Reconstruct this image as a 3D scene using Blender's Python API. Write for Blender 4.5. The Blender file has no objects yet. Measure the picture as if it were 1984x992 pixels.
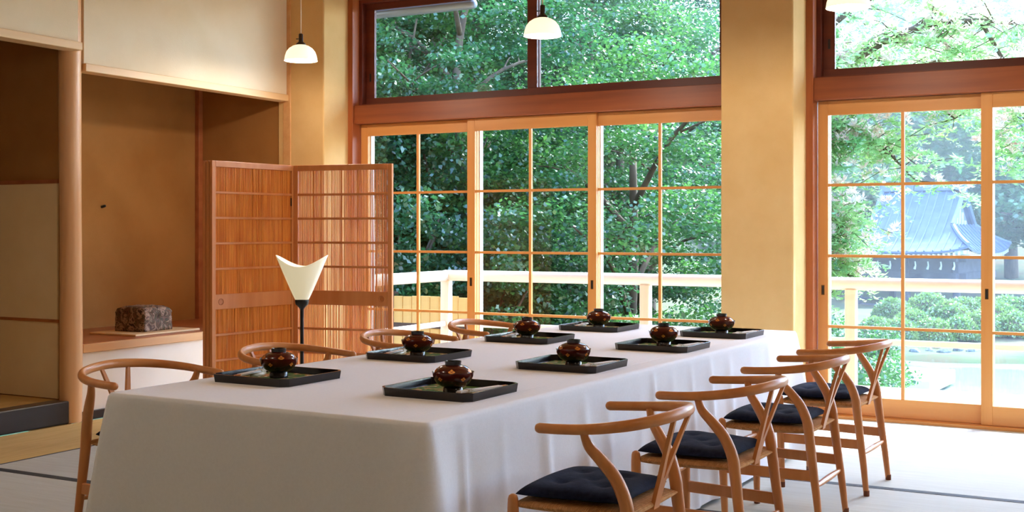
import bpy, bmesh, math, random
import numpy as np
from mathutils import Vector, Matrix

R = math.radians
random.seed(7)
rng = np.random.default_rng(11)
sc = bpy.context.scene
COL = sc.collection

# ------------------------------------------------------------------ camera
EYE = 1.32
FPX = 2310.0
YAW = R(28.3)
cam = bpy.data.objects.new('camera', bpy.data.cameras.new('camera'))
COL.objects.link(cam)
cam.location = (0, 0, EYE)
cam.rotation_euler = (R(90), 0, YAW)
cam.data.sensor_width = 36.0
cam.data.lens = FPX / 1984 * 36.0
cam.data.shift_y = -50 / 1984
cam.data.clip_start = 0.05
cam.data.clip_end = 400
sc.camera = cam

# ------------------------------------------------------------------ sky, sun, exposure
SUN_AZ = R(17.8)          # from +Y towards +X
SUN_EL = R(47.4)
world = bpy.data.worlds.new('sky')
sc.world = world
world.use_nodes = True
wn = world.node_tree
bg = wn.nodes['Background']
sky = wn.nodes.new('ShaderNodeTexSky')
sky.sky_type = 'NISHITA'
sky.sun_disc = False
sky.sun_elevation = SUN_EL
sky.sun_rotation = SUN_AZ
sky.dust_density = 1.5
sky.air_density = 1.0
cool = wn.nodes.new('ShaderNodeMix')
cool.data_type = 'RGBA'
cool.blend_type = 'MULTIPLY'
cool.inputs[0].default_value = 1.0
cool.inputs[7].default_value = (0.78, 0.93, 1.16, 1)
wn.links.new(sky.outputs[0], cool.inputs[6])
wn.links.new(cool.outputs[2], bg.inputs[0])
bg.inputs[1].default_value = 1.55
sun = bpy.data.objects.new('sun', bpy.data.lights.new('sun', 'SUN'))
COL.objects.link(sun)
sun.data.energy = 9.0
sun.data.angle = R(0.6)
sun.data.color = (0.82, 0.92, 1.0)     # camera is balanced for the warm lamps, so daylight reads cool
sd = Vector((math.sin(SUN_AZ) * math.cos(SUN_EL), math.cos(SUN_AZ) * math.cos(SUN_EL), math.sin(SUN_EL)))
sun.rotation_euler = sd.to_track_quat('Z', 'Y').to_euler()
sc.view_settings.view_transform = 'Standard'
sc.view_settings.look = 'None'
sc.view_settings.gamma = 1.0
sc.view_settings.use_curve_mapping = False
sc.view_settings.exposure = 0.57
cy = sc.cycles
cy.max_bounces = 10
cy.diffuse_bounces = 5
cy.glossy_bounces = 4
cy.transmission_bounces = 6
cy.transparent_max_bounces = 24
cy.sample_clamp_indirect = 4.0
cy.caustics_reflective = False
cy.caustics_refractive = False
cy.use_denoising = True

# ------------------------------------------------------------------ materials
MATS = {}


def s2l(c):
    return tuple(((v / 255) / 12.92 if v / 255 < .04045 else ((v / 255 + .055) / 1.055) ** 2.4) for v in c)


def mat(name, rgb, rough=.6, var=.12, scale=6.0, stretch=(1, 1, 1), bump=0.0, bscale=40.0, metal=0.0, spec=.5,
        coat=0.0, rgb2=None, detail=4.0, bstretch=None, noise_rough=.55):
    """principled material: colour varied by a stretched noise, fine noise bump"""
    m = bpy.data.materials.new(name)
    MATS[name] = m
    m.use_nodes = True
    nt = m.node_tree
    b = nt.nodes['Principled BSDF']
    b.inputs['Roughness'].default_value = rough
    b.inputs['Metallic'].default_value = metal
    b.inputs['Specular IOR Level'].default_value = spec
    b.inputs['Coat Weight'].default_value = coat
    b.inputs['Coat Roughness'].default_value = .08
    c1 = s2l(rgb)
    c2 = s2l(rgb2) if rgb2 else tuple(v * (1 - var) for v in c1)
    tc = nt.nodes.new('ShaderNodeTexCoord')
    mp = nt.nodes.new('ShaderNodeMapping')
    mp.inputs['Scale'].default_value = stretch
    nt.links.new(tc.outputs['Object'], mp.inputs[0])
    no = nt.nodes.new('ShaderNodeTexNoise')
    no.inputs['Scale'].default_value = scale
    no.inputs['Detail'].default_value = detail
    no.inputs['Roughness'].default_value = noise_rough
    nt.links.new(mp.outputs[0], no.inputs[0])
    rp = nt.nodes.new('ShaderNodeValToRGB')
    rp.color_ramp.elements[0].position = .35
    rp.color_ramp.elements[1].position = .65
    rp.color_ramp.elements[0].color = (*c1, 1)
    rp.color_ramp.elements[1].color = (*c2, 1)
    nt.links.new(no.outputs[0], rp.inputs[0])
    nt.links.new(rp.outputs[0], b.inputs['Base Color'])
    if bump > 0:
        mp2 = nt.nodes.new('ShaderNodeMapping')
        mp2.inputs['Scale'].default_value = bstretch or stretch
        nt.links.new(tc.outputs['Object'], mp2.inputs[0])
        n2 = nt.nodes.new('ShaderNodeTexNoise')
        n2.inputs['Scale'].default_value = bscale
        n2.inputs['Detail'].default_value = 3
        nt.links.new(mp2.outputs[0], n2.inputs[0])
        bm_ = nt.nodes.new('ShaderNodeBump')
        bm_.inputs['Strength'].default_value = bump
        bm_.inputs['Distance'].default_value = .004
        nt.links.new(n2.outputs[0], bm_.inputs['Height'])
        nt.links.new(bm_.outputs[0], b.inputs['Normal'])
    return m


def wood(name, rgb, rgb2, rough=.42, axis='z', scale=9.0, spec=.4, coat=0.0):
    st = {'x': (.06, 1, 1), 'y': (1, .06, 1), 'z': (1, 1, .06)}[axis]
    return mat(name, rgb, rough, rgb2=rgb2, scale=scale, stretch=st, bump=.08, bscale=scale * 8, spec=spec, coat=coat)


def leafmat(name, rgb, rgb2, trans=.5, scale=.9, gloss=.12):
    m = bpy.data.materials.new(name)
    MATS[name] = m
    m.use_nodes = True
    nt = m.node_tree
    nt.nodes.remove(nt.nodes['Principled BSDF'])
    out = nt.nodes['Material Output']
    tc = nt.nodes.new('ShaderNodeTexCoord')
    no = nt.nodes.new('ShaderNodeTexNoise')
    no.inputs['Scale'].default_value = scale
    no.inputs['Detail'].default_value = 6
    no.inputs['Roughness'].default_value = .8
    nt.links.new(tc.outputs['Object'], no.inputs[0])
    rp = nt.nodes.new('ShaderNodeValToRGB')
    rp.color_ramp.elements[0].position = .38
    rp.color_ramp.elements[1].position = .62
    rp.color_ramp.elements[0].color = (*s2l(rgb), 1)
    rp.color_ramp.elements[1].color = (*s2l(rgb2), 1)
    nt.links.new(no.outputs[0], rp.inputs[0])
    d = nt.nodes.new('ShaderNodeBsdfDiffuse')
    t = nt.nodes.new('ShaderNodeBsdfTranslucent')
    g = nt.nodes.new('ShaderNodeBsdfGlossy')
    g.inputs['Roughness'].default_value = .35
    nt.links.new(rp.outputs[0], d.inputs[0])
    nt.links.new(rp.outputs[0], t.inputs[0])
    a = nt.nodes.new('ShaderNodeMixShader')
    a.inputs[0].default_value = trans
    nt.links.new(d.outputs[0], a.inputs[1])
    nt.links.new(t.outputs[0], a.inputs[2])
    b = nt.nodes.new('ShaderNodeMixShader')
    b.inputs[0].default_value = gloss
    nt.links.new(a.outputs[0], b.inputs[1])
    nt.links.new(g.outputs[0], b.inputs[2])
    nt.links.new(b.outputs[0], out.inputs[0])
    return m


def glassmat(name, tint=(.96, .98, .97)):
    m = bpy.data.materials.new(name)
    MATS[name] = m
    m.use_nodes = True
    nt = m.node_tree
    nt.nodes.remove(nt.nodes['Principled BSDF'])
    out = nt.nodes['Material Output']
    t = nt.nodes.new('ShaderNodeBsdfTransparent')
    t.inputs[0].default_value = (*tint, 1)
    g = nt.nodes.new('ShaderNodeBsdfGlossy')
    g.inputs['Roughness'].default_value = .01
    lw = nt.nodes.new('ShaderNodeLayerWeight')
    lw.inputs[0].default_value = .5
    pw_ = nt.nodes.new('ShaderNodeMath')
    pw_.operation = 'POWER'
    nt.links.new(lw.outputs['Facing'], pw_.inputs[0])
    pw_.inputs[1].default_value = 4.0
    f = nt.nodes.new('ShaderNodeMapRange')
    f.inputs[3].default_value = .022
    f.inputs[4].default_value = .9
    nt.links.new(pw_.outputs[0], f.inputs[0])
    mx = nt.nodes.new('ShaderNodeMixShader')
    nt.links.new(f.outputs[0], mx.inputs[0])
    nt.links.new(t.outputs[0], mx.inputs[1])
    nt.links.new(g.outputs[0], mx.inputs[2])
    nt.links.new(mx.outputs[0], out.inputs[0])
    return m


def glowmat(name, rgb, strength, base=(250, 240, 225), trans=0.0):
    m = bpy.data.materials.new(name)
    MATS[name] = m
    m.use_nodes = True
    b = m.node_tree.nodes['Principled BSDF']
    b.inputs['Base Color'].default_value = (*s2l(base), 1)
    b.inputs['Roughness'].default_value = .25
    b.inputs['Emission Color'].default_value = (*s2l(rgb), 1)
    b.inputs['Emission Strength'].default_value = strength
    return m


PLASTER = mat('cream_plaster', (240, 226, 200), .9, rgb2=(235, 219, 190), scale=3, bump=.25, bscale=160, spec=.1)
PILLAR = mat('ochre_plaster', (224, 186, 128), .9, rgb2=(217, 176, 116), scale=3, bump=.25, bscale=160, spec=.1)
ALCOVE = mat('tan_alcove_plaster', (172, 122, 68), .9, rgb2=(160, 110, 58), scale=2, bump=.25, bscale=160, spec=.1)
PAPERWALL = mat('pale_wall_paper', (242, 218, 176), .8, rgb2=(236, 208, 160), scale=2, spec=.1)
WHITEPANEL = mat('white_panel', (240, 228, 214), .7, rgb2=(234, 220, 202), scale=2, spec=.2)
DOORWOOD = wood('golden_cypress', (222, 156, 88), (210, 140, 72), axis='z')
DOORWOODX = wood('golden_cypress_horizontal', (222, 156, 88), (208, 140, 74), axis='x')
BEAMWOOD = wood('red_brown_cedar', (152, 80, 40), (122, 58, 28), axis='x')
JAMBWOOD = wood('red_brown_cedar_vertical', (174, 98, 52), (150, 76, 36), axis='z')
DARKWOOD = wood('dark_red_stain', (112, 48, 30), (90, 36, 22), axis='x', rough=.45)
TRIMWOOD = wood('pale_cypress_trim', (236, 200, 152), (224, 182, 130), axis='y')
POSTWOOD = wood('peeled_log', (232, 186, 140), (218, 164, 114), axis='z', rough=.35)
SHELFWOOD = wood('red_pine_board', (178, 108, 66), (160, 90, 52), axis='y', rough=.3)
SHELFEDGE = wood('pine_edge', (222, 172, 116), (208, 152, 96), axis='y')
BLACKLAC = mat('black_lacquer_wood', (34, 30, 32), .28, rgb2=(46, 42, 46), scale=5, stretch=(1, .1, 1), spec=.5)
CHAIRWOOD = wood('oiled_beech', (206, 138, 80), (192, 120, 64), axis='z', rough=.34, scale=14)
CHAIRWOODX = wood('oiled_beech_rail', (210, 142, 84), (196, 124, 68), axis='y', rough=.32, scale=14)
FOOTCAP = mat('brown_felt_cap', (122, 68, 42), .8)
TATAMI = mat('tatami_rush', (200, 202, 196), .75, rgb2=(192, 193, 185), scale=60, stretch=(.06, 1, 1), bump=.4,
             bscale=320, bstretch=(.05, 1, 1), spec=.2)
TATAMIG = mat('tatami_rush_golden', (222, 190, 128), .75, rgb2=(210, 176, 112), scale=60, stretch=(1, .06, 1), bump=.4,
              bscale=320, bstretch=(1, .05, 1), spec=.2)
HERI = mat('dark_mat_border', (60, 62, 66), .8)
SUBFLOOR = mat('sub_floor', (120, 104, 84), .9)
LINEN = mat('white_linen', (242, 244, 252), .85, var=.03, scale=90, bump=.12, bscale=400, spec=.1)
LAC = mat('black_lacquer', (20, 17, 20), .2, rgb2=(26, 20, 22), scale=3, spec=.4, coat=.1)
LACRIM = mat('black_lacquer_rim', (52, 36, 34), .2, spec=.5, coat=.3)
GOLD = mat('gold_motif', (226, 150, 66), .35, rgb2=(208, 120, 44), scale=80, metal=.4)
SLEEVE = mat('white_paper_sleeve', (236, 228, 224), .8, var=.04)
SLEEVEGOLD = mat('patterned_paper_band', (196, 178, 140), .7, rgb2=(236, 232, 222), scale=120)
RESTCLAY = mat('glazed_clay', (208, 190, 150), .4, rgb2=(176, 150, 104), scale=40)
NAVY = mat('navy_cotton', (30, 36, 58), .9, rgb2=(22, 27, 46), scale=60, bump=.2, bscale=300, spec=.1)
OPAL = glowmat('lit_opal_glass', (255, 232, 196), .82)
BULB = glowmat('lit_bulb', (255, 232, 200), 9.0)
PAPERGLOW = glowmat('lit_paper_shade', (255, 244, 196), .25, base=(250, 247, 236))
BLACKMETAL = mat('black_metal', (26, 24, 24), .4, spec=.5)
BAKELITE = mat('black_bakelite', (38, 28, 24), .3, spec=.5)
CORD = mat('white_cord', (236, 214, 186), .7)
REED = wood('amber_reed', (244, 164, 72), (220, 124, 48), axis='z', rough=.5, scale=50)
SCREENWOOD = wood('screen_frame_wood', (214, 142, 84), (198, 122, 66), axis='z', rough=.4)
PULLWOOD = wood('pull_wood', (190, 116, 62), (170, 98, 50), axis='z')
CEILWOOD = wood('ceiling_board', (206, 160, 104), (192, 142, 88), axis='x')
BRASS = mat('dark_brass', (104, 72, 36), .35, metal=.8)
RAILWOOD = wood('weathered_pale_rail', (234, 220, 206), (222, 204, 186), axis='x', rough=.7, scale=5)
POSTW2 = wood('weathered_pale_post', (234, 216, 198), (224, 200, 176), axis='z', rough=.7, scale=5)
DECKWOOD = wood('grey_deck_plank', (206, 192, 172), (186, 170, 150), axis='x', rough=.8, scale=6)
EAVEWOOD = wood('eave_board', (150, 110, 74), (130, 92, 60), axis='y', rough=.7)
GUTTER = mat('blue_grey_gutter', (150, 160, 176), .4, var=.08, metal=.3)
SOIL = mat('mossy_ground', (70, 92, 48), .95, rgb2=(96, 84, 54), scale=.8, bump=.5, bscale=6)
BARK = mat('grey_brown_bark', (112, 92, 72), .9, rgb2=(78, 62, 48), scale=6, stretch=(1, 1, .25), bump=.6, bscale=20)
LEAF_MAPLE = leafmat('maple_leaf', (54, 108, 58), (92, 142, 64), .55, gloss=.09)
LEAF_MAPLE2 = leafmat('deep_maple_leaf', (38, 86, 54), (64, 118, 62), .5, gloss=.09)
LEAF_SILK = leafmat('silk_tree_leaf', (150, 206, 132), (204, 228, 150), .62)
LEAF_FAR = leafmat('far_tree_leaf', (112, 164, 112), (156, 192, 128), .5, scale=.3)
LEAF_SHRUB = leafmat('shrub_leaf', (92, 140, 62), (150, 180, 86), .35, scale=1.5)
BLOSSOM = leafmat('pale_pink_blossom', (255, 216, 204), (255, 240, 226), .45, scale=3)
SLATE = mat('blue_grey_slate', (100, 114, 140), .6, rgb2=(80, 94, 120), scale=1.4, stretch=(1, 3, 1), bump=.2, bscale=4, spec=.5)
SLATERIB = mat('slate_batten', (112, 126, 152), .5)
TEMPLEWOOD = mat('old_dark_timber', (86, 84, 92), .8, rgb2=(66, 64, 72), scale=3)
TEMPLEPLASTER = mat('gable_boarding', (140, 150, 168), .8)
WHITEPAINT = mat('white_paint', (236, 238, 240), .8)
STONE = mat('grey_bank_stone', (124, 132, 128), .9, rgb2=(88, 96, 94), scale=2.5, bump=.8, bscale=8)
PALESTONE = mat('pale_granite', (236, 232, 224), .8, var=.06, scale=3)
FENCEWOOD = wood('honey_fence_board', (232, 182, 104), (214, 160, 84), axis='z', rough=.7)
FENCEPOST = wood('dark_fence_post', (84, 58, 42), (66, 44, 32), axis='z', rough=.8)
GLASS = glassmat('clear_glass')
OUTERSASH = mat('white_outer_sash', (232, 230, 228), .5, var=.03)


def water_mat():
    m = mat('pond_water', (140, 150, 138), .08, rgb2=(128, 140, 126), scale=.4, spec=.5)
    nt = m.node_tree
    b = nt.nodes['Principled BSDF']
    n = nt.nodes.new('ShaderNodeTexNoise')
    n.inputs['Scale'].default_value = 3.0
    bp = nt.nodes.new('ShaderNodeBump')
    bp.inputs['Strength'].default_value = .12
    nt.links.new(n.outputs[0], bp.inputs['Height'])
    nt.links.new(bp.outputs[0], b.inputs['Normal'])
    return m


WATER = water_mat()


def bowl_mat():
    """dark red-brown lacquer, blacker towards the foot"""
    m = mat('red_black_lacquer', (82, 22, 14), .18, rgb2=(68, 18, 12), scale=4, spec=.4, coat=.2)
    nt = m.node_tree
    b = nt.nodes['Principled BSDF']
    src = b.inputs['Base Color'].links[0].from_socket
    tc = nt.nodes.new('ShaderNodeTexCoord')
    sx = nt.nodes.new('ShaderNodeSeparateXYZ')
    nt.links.new(tc.outputs['Object'], sx.inputs[0])
    mr = nt.nodes.new('ShaderNodeMapRange')
    mr.inputs[1].default_value = .034
    mr.inputs[2].default_value = .072
    nt.links.new(sx.outputs[2], mr.inputs[0])
    mx = nt.nodes.new('ShaderNodeMix')
    mx.data_type = 'RGBA'
    mx.inputs[6].default_value = (.008, .006, .006, 1)
    nt.links.new(mr.outputs[0], mx.inputs[0])
    nt.links.new(src, mx.inputs[7])
    nt.links.new(mx.outputs[2], b.inputs['Base Color'])
    return m


BOWLLAC = bowl_mat()


def mottled(name, cols, scale, rough, bump=0, spec=.5, dist=.01):
    m = bpy.data.materials.new(name)
    m.use_nodes = True
    nt = m.node_tree
    b = nt.nodes['Principled BSDF']
    b.inputs['Roughness'].default_value = rough
    b.inputs['Specular IOR Level'].default_value = spec
    tc = nt.nodes.new('ShaderNodeTexCoord')
    n = nt.nodes.new('ShaderNodeTexNoise')
    n.inputs['Scale'].default_value = scale
    n.inputs['Detail'].default_value = 7
    n.inputs['Distortion'].default_value = 1.2
    nt.links.new(tc.outputs['Object'], n.inputs[0])
    r = nt.nodes.new('ShaderNodeValToRGB')
    el = r.color_ramp.elements
    k = len(cols)
    while len(el) < k:
        el.new(.5)
    for i, c in enumerate(cols):
        el[i].position = .3 + .4 * i / (k - 1)
        el[i].color = (*s2l(c), 1)
    nt.links.new(n.outputs[0], r.inputs[0])
    nt.links.new(r.outputs[0], b.inputs['Base Color'])
    if bump:
        bp = nt.nodes.new('ShaderNodeBump')
        bp.inputs['Strength'].default_value = bump
        bp.inputs['Distance'].default_value = dist
        nt.links.new(n.outputs[0], bp.inputs['Height'])
        nt.links.new(bp.outputs[0], b.inputs['Normal'])
    return m


ROCK = mottled('mossy_brown_stone', [(44, 32, 24), (116, 84, 66), (60, 56, 34), (168, 134, 110), (84, 60, 48), (40, 30, 24)], 17, .6, .8, spec=.2)
PLACEMAT = mottled('printed_green_paper', [(50, 74, 34), (84, 112, 50), (62, 92, 44), (100, 118, 62), (206, 130, 80), (232, 224, 210)], 20, .9, spec=.1)


def cord_mat():
    m = mat('paper_cord', (206, 152, 98), .8, rgb2=(186, 130, 78), scale=60, spec=.1)
    nt = m.node_tree
    b = nt.nodes['Principled BSDF']
    tc = nt.nodes.new('ShaderNodeTexCoord')
    w = nt.nodes.new('ShaderNodeTexWave')
    w.inputs['Scale'].default_value = 55
    w.bands_direction = 'X'
    nt.links.new(tc.outputs['Object'], w.inputs[0])
    bp = nt.nodes.new('ShaderNodeBump')
    bp.inputs['Strength'].default_value = .8
    bp.inputs['Distance'].default_value = .003
    nt.links.new(w.outputs[0], bp.inputs['Height'])
    nt.links.new(bp.outputs[0], b.inputs['Normal'])
    return m


CORDSEAT = cord_mat()


# ------------------------------------------------------------------ mesh helpers
class MB:
    def __init__(self):
        self.v, self.f = [], []

    def box(self, x0, x1, y0, y1, z0, z1):
        n = len(self.v)
        self.v += [(x0, y0, z0), (x1, y0, z0), (x1, y1, z0), (x0, y1, z0), (x0, y0, z1), (x1, y0, z1), (x1, y1, z1), (x0, y1, z1)]
        self.f += [tuple(n + i for i in q) for q in ((3, 2, 1, 0), (4, 5, 6, 7), (0, 1, 5, 4), (1, 2, 6, 5), (2, 3, 7, 6), (3, 0, 4, 7))]
        return self

    def prism(self, outline, z0, z1, flip=None):
        """outline of (x,y); flip maps (x,y,z)->point"""
        n, k = len(self.v), len(outline)
        g = flip or (lambda x, y, z: (x, y, z))
        self.v += [g(x, y, z0) for x, y in outline] + [g(x, y, z1) for x, y in outline]
        self.f += [tuple(n + k - 1 - i for i in range(k)), tuple(n + k + i for i in range(k))]
        self.f += [(n + i, n + (i + 1) % k, n + k + (i + 1) % k, n + k + i) for i in range(k)]
        return self

    def tube(self, pts, rad, n=10, up=(0, 0, 1), flat=1.0, cap='round'):
        """sweep an ellipse (rad sideways, rad*flat along 'up') along pts"""
        pts = [Vector(p) for p in pts]
        if not hasattr(rad, '__len__'):
            rad = [rad] * len(pts)
        rad = list(rad)
        flats = list(flat) if hasattr(flat, '__len__') else [flat] * len(pts)
        if cap == 'round':
            d0 = (pts[0] - pts[1]).normalized()
            d1 = (pts[-1] - pts[-2]).normalized()
            a, b = rad[0], rad[-1]
            pts = [pts[0] + d0 * a * .9, pts[0] + d0 * a * .6] + pts + [pts[-1] + d1 * b * .6, pts[-1] + d1 * b * .9]
            rad = [a * .35, a * .8] + rad + [b * .8, b * .35]
            flats = [flats[0]] * 2 + flats + [flats[-1]] * 2
        base = len(self.v)
        U0 = Vector(up)
        prev = None
        for i, p in enumerate(pts):
            t = (pts[min(i + 1, len(pts) - 1)] - pts[max(i - 1, 0)]).normalized()
            u = U0 if prev is None else prev
            s = t.cross(u)
            if s.length < 1e-4:
                s = t.cross(Vector((1, 0, 0)))
            s.normalize()
            u = s.cross(t).normalized()
            prev = u if abs(t.dot(U0)) > .85 else None
            for k in range(n):
                a = 2 * math.pi * k / n
                self.v.append(tuple(p + s * math.cos(a) * rad[i] + u * math.sin(a) * rad[i] * flats[i]))
        m = len(pts)
        for i in range(m - 1):
            for k in range(n):
                a, b = base + i * n + k, base + i * n + (k + 1) % n
                self.f.append((a, b, b + n, a + n))
        self.f.append(tuple(base + n - 1 - k for k in range(n)))
        self.f.append(tuple(base + (m - 1) * n + k for k in range(n)))
        return self

    def lathe(self, prof, n=24, c=(0, 0, 0), top=True, bottom=True):
        base = len(self.v)
        for r, z in prof:
            for k in range(n):
                a = 2 * math.pi * k / n
                self.v.append((c[0] + r * math.cos(a), c[1] + r * math.sin(a), c[2] + z))
        for i in range(len(prof) - 1):
            for k in range(n):
                a, b = base + i * n + k, base + i * n + (k + 1) % n
                self.f.append((a, b, b + n, a + n))
        if bottom:
            self.f.append(tuple(base + n - 1 - k for k in range(n)))
        if top:
            self.f.append(tuple(base + (len(prof) - 1) * n + k for k in range(n)))
        return self

    def mesh(self, name, m, smooth=False, bevel=0.0, angle=None):
        me = bpy.data.meshes.new(name)
        me.from_pydata([tuple(p) for p in self.v], [], self.f)
        bm = bmesh.new()
        bm.from_mesh(me)
        bmesh.ops.recalc_face_normals(bm, faces=bm.faces)
        if bevel:
            bmesh.ops.bevel(bm, geom=bm.edges[:], offset=bevel, segments=1, affect='EDGES', clamp_overlap=True)
        bm.to_mesh(me)
        bm.free()
        me.materials.append(m)
        if smooth:
            me.polygons.foreach_set('use_smooth', [True] * len(me.polygons))
            if angle:
                me.set_sharp_from_angle(angle=R(angle))
        return me

    def build(self, name, m, parent=None, smooth=False, bevel=0.0, angle=None, loc=None):
        return put(name, self.mesh(name, m, smooth, bevel, angle), parent, loc)


def put(name, me, parent=None, loc=None, rz=0):
    o = bpy.data.objects.new(name, me)
    COL.objects.link(o)
    o.parent = parent
    if loc:
        o.location = loc
    o.rotation_euler.z = rz
    return o


def box(name, m, x0, x1, y0, y1, z0, z1, parent=None, bevel=0.0):
    """box whose object origin is its own centre"""
    c = ((x0 + x1) / 2, (y0 + y1) / 2, (z0 + z1) / 2)
    hx, hy, hz = abs(x1 - x0) / 2, abs(y1 - y0) / 2, abs(z1 - z0) / 2
    return MB().box(-hx, hx, -hy, hy, -hz, hz).build(name, m, parent, bevel=bevel, loc=c)


def empty(name, loc=(0, 0, 0), rz=0):
    o = bpy.data.objects.new(name, None)
    o.empty_display_size = .1
    COL.objects.link(o)
    o.location = loc
    o.rotation_euler.z = rz
    return o


def tag(o, label=None, cat=None, group=None, kind=None):
    if label:
        o['label'] = label
    if cat:
        o['category'] = cat
    if group:
        o['group'] = group
    if kind:
        o['kind'] = kind
    return o


def struct(o, label=None):
    o['kind'] = 'structure'
    if label:
        o['label'] = label
    return o


def copy_tree(o, parent=None):
    c = o.copy()
    COL.objects.link(c)
    c.parent = parent
    for ch in o.children:
        copy_tree(ch, c)
    return c


def world_on_z(px, py, z):
    t = (px - 992) / FPX
    v = (446 - py) / FPX
    c, s = math.cos(YAW), math.sin(YAW)
    k = (z - EYE) / v
    return Vector(((t * c - s) * k, (c + t * s) * k, z))


def at(px, py, d):
    """point in direction of a pixel at distance d in front of the camera plane"""
    x = (px - 992) / FPX * d
    c, s = math.cos(YAW), math.sin(YAW)
    return Vector((x * c - d * s, x * s + d * c, EYE + (446 - py) / FPX * d))


# ------------------------------------------------------------------ room shell
YW = 8.52                 # door plane of the window wall
CEIL = 3.45
XL = -6.52                # front plane of the alcove wall
XR = 5.30                 # wall to the right of the frame
YB = -3.0                 # wall behind the camera
BAYS = [(-6.135, -2.675), (-2.165, 1.30), (1.81, 5.27)]

floor = struct(box('floor', SUBFLOOR, -6.62, XR, YB, 8.62, -.12, -.045), 'sub floor under the tatami mats')
struct(box('ceiling', CEILWOOD, -7.7, XR + .1, YB - .1, 8.75, CEIL, CEIL + .1), 'wooden board ceiling')


def mat_piece(x0, x1, y0, y1, m=TATAMI, borders='', bw=.028):
    g = .0015
    fl = floor.location
    o = box('tatami_mat', m, x0 + g - fl.x, x1 - g - fl.x, y0 + g - fl.y, y1 - g - fl.y, -.045 - fl.z, 0.0 - fl.z, floor, bevel=.002)
    cx, cyy = (x0 + x1) / 2, (y0 + y1) / 2
    for b in borders:
        if b == 'n':
            r = (x0, x1, y1 - bw, y1)
        elif b == 's':
            r = (x0, x1, y0, y0 + bw)
        elif b == 'w':
            r = (x0, x0 + bw, y0, y1)
        else:
            r = (x1 - bw, x1, y0, y1)
        h = box('mat_border', HERI, r[0] - cx, r[1] - cx, r[2] - cyy, r[3] - cyy, .0215, .024, o)
    return o


XS = [-5.72, -3.90, -2.08, -.26, 1.56, 3.38, XR]
YS = [8.44, 7.17, 6.27, 5.36, 4.45, 3.54, 2.63, 1.72, .81, -.10, -1.01, -1.92, YB]
for j in range(len(YS) - 1):
    off = .0 if j % 2 == 0 else 0
    for i in range(len(XS) - 1):
        b = '' if j == 0 else ('s' if j == 1 else 'ns')
        mat_piece(XS[i], XS[i + 1], YS[j + 1], YS[j], TATAMI, b)
for j in range(6):
    y1 = 8.07 - j * 1.82
    mat_piece(-6.50, -5.72, max(y1 - 1.82, YB), y1, TATAMIG, 'e', bw=.012)

# wall behind and beside the camera
struct(box('wall_rear', PLASTER, -7.7, XR + .1, YB - .1, YB, -.1, CEIL))
struct(box('wall_right', PLASTER, XR, XR + .1, YB, 8.75, -.1, CEIL))

# left wall: solid part, upper panels, alcoves
struct(box('wall_left', PLASTER, -6.62, -6.45, YB, 3.2, -.1, CEIL))
struct(box('wall_left_upper_panel', PLASTER, -6.53, -6.45, 3.2, 5.745, 2.60, CEIL), 'cream plaster panel above the tatami alcove opening')
struct(box('trim_1', TRIMWOOD, -6.56, -6.425, 3.2, 5.765, 2.545, 2.60, bevel=.003), 'pale wooden lintel over the tatami alcove')
struct(box('wall_left_toko_panel', PLASTER, -6.60, XL, 5.86, 8.06, 2.475, CEIL), 'wide cream plaster panel above the stone alcove')
struct(box('trim_2', TRIMWOOD, -6.62, XL + .02, 5.86, 8.06, 2.42, 2.475, bevel=.003), 'pale wooden lintel over the stone alcove')
# round log post between the alcoves
pl = MB()
pts = [(-6.575 + .004 * math.sin(z * 2.1), 5.792 + .003 * math.sin(z * 1.3 + 1), z) for z in np.linspace(0, CEIL, 14)]
pl.tube(pts, [.074 + .002 * math.sin(i * .9) for i in range(14)], 28, up=(1, 0, 0), cap='flat')
struct(pl.build('trim_3', POSTWOOD, smooth=True, angle=60), 'round peeled log post between the two alcoves')
# stone alcove (toko)
struct(box('wall_alcove_back', ALCOVE, -7.64, -7.54, 5.86, 8.20, 0, CEIL))
struct(box('wall_alcove_side', ALCOVE, -7.54, -6.56, 8.08, 8.20, 0, CEIL))
part = struct(box('wall_partition', ALCOVE, -9.4, -6.64, 5.80, 5.86, -.1, CEIL), 'brown partition between the alcoves')
box('wall_panel', PAPERWALL, -9.3 + 8.02, -6.70 + 8.02, 5.788 - 5.83, 5.80 - 5.83, .70 - 1.675, 1.645 - 1.675, part)
box('wall_panel', PAPERWALL, -9.3 + 8.02, -6.70 + 8.02, 5.790 - 5.83, 5.80 - 5.83, .15 - 1.675, .68 - 1.675, part)
box('panel_rail', SHELFWOOD, -9.3 + 8.02, -6.68 + 8.02, 5.776 - 5.83, 5.80 - 5.83, 1.645 - 1.675, 1.672 - 1.675, part)
box('panel_rail', PULLWOOD, -9.3 + 8.02, -6.68 + 8.02, 5.780 - 5.83, 5.80 - 5.83, .68 - 1.675, .70 - 1.675, part)
struct(box('trim_4', SHELFWOOD, -7.54, -7.49, 8.03, 8.08, .50, CEIL, bevel=.003), 'dark red corner post at the back of the stone alcove')
struct(box('trim_5', SHELFEDGE, -6.56, XL + .04, 8.05, 8.125, 0, CEIL, bevel=.003), 'slim square post where the alcove wall meets the plaster column')
shelf = struct(box('trim_6', SHELFWOOD, -7.54, XL - .02, 5.86, 8.08, .47, .53, bevel=.002), 'red pine floor board of the raised stone alcove')
box('shelf_edge', SHELFEDGE, .49, .515, -1.11, 1.10, -.032, .028, shelf, bevel=.003)
struct(box('wall_alcove_front', WHITEPANEL, -6.60, XL - .03, 5.86, 8.06, .06, .47), 'white panel under the raised alcove floor')
struct(box('baseboard_left', BLACKLAC, -6.60, XL, 5.86, 8.06, 0, .06, bevel=.003), 'black baseboard under the white panel')
dowel = world_on_z(198, 401, EYE + 1e-3)
k = -7.54 / (world_on_z(198, 401, 2.0).x)
dp = world_on_z(198, 401, 2.0)
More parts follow.
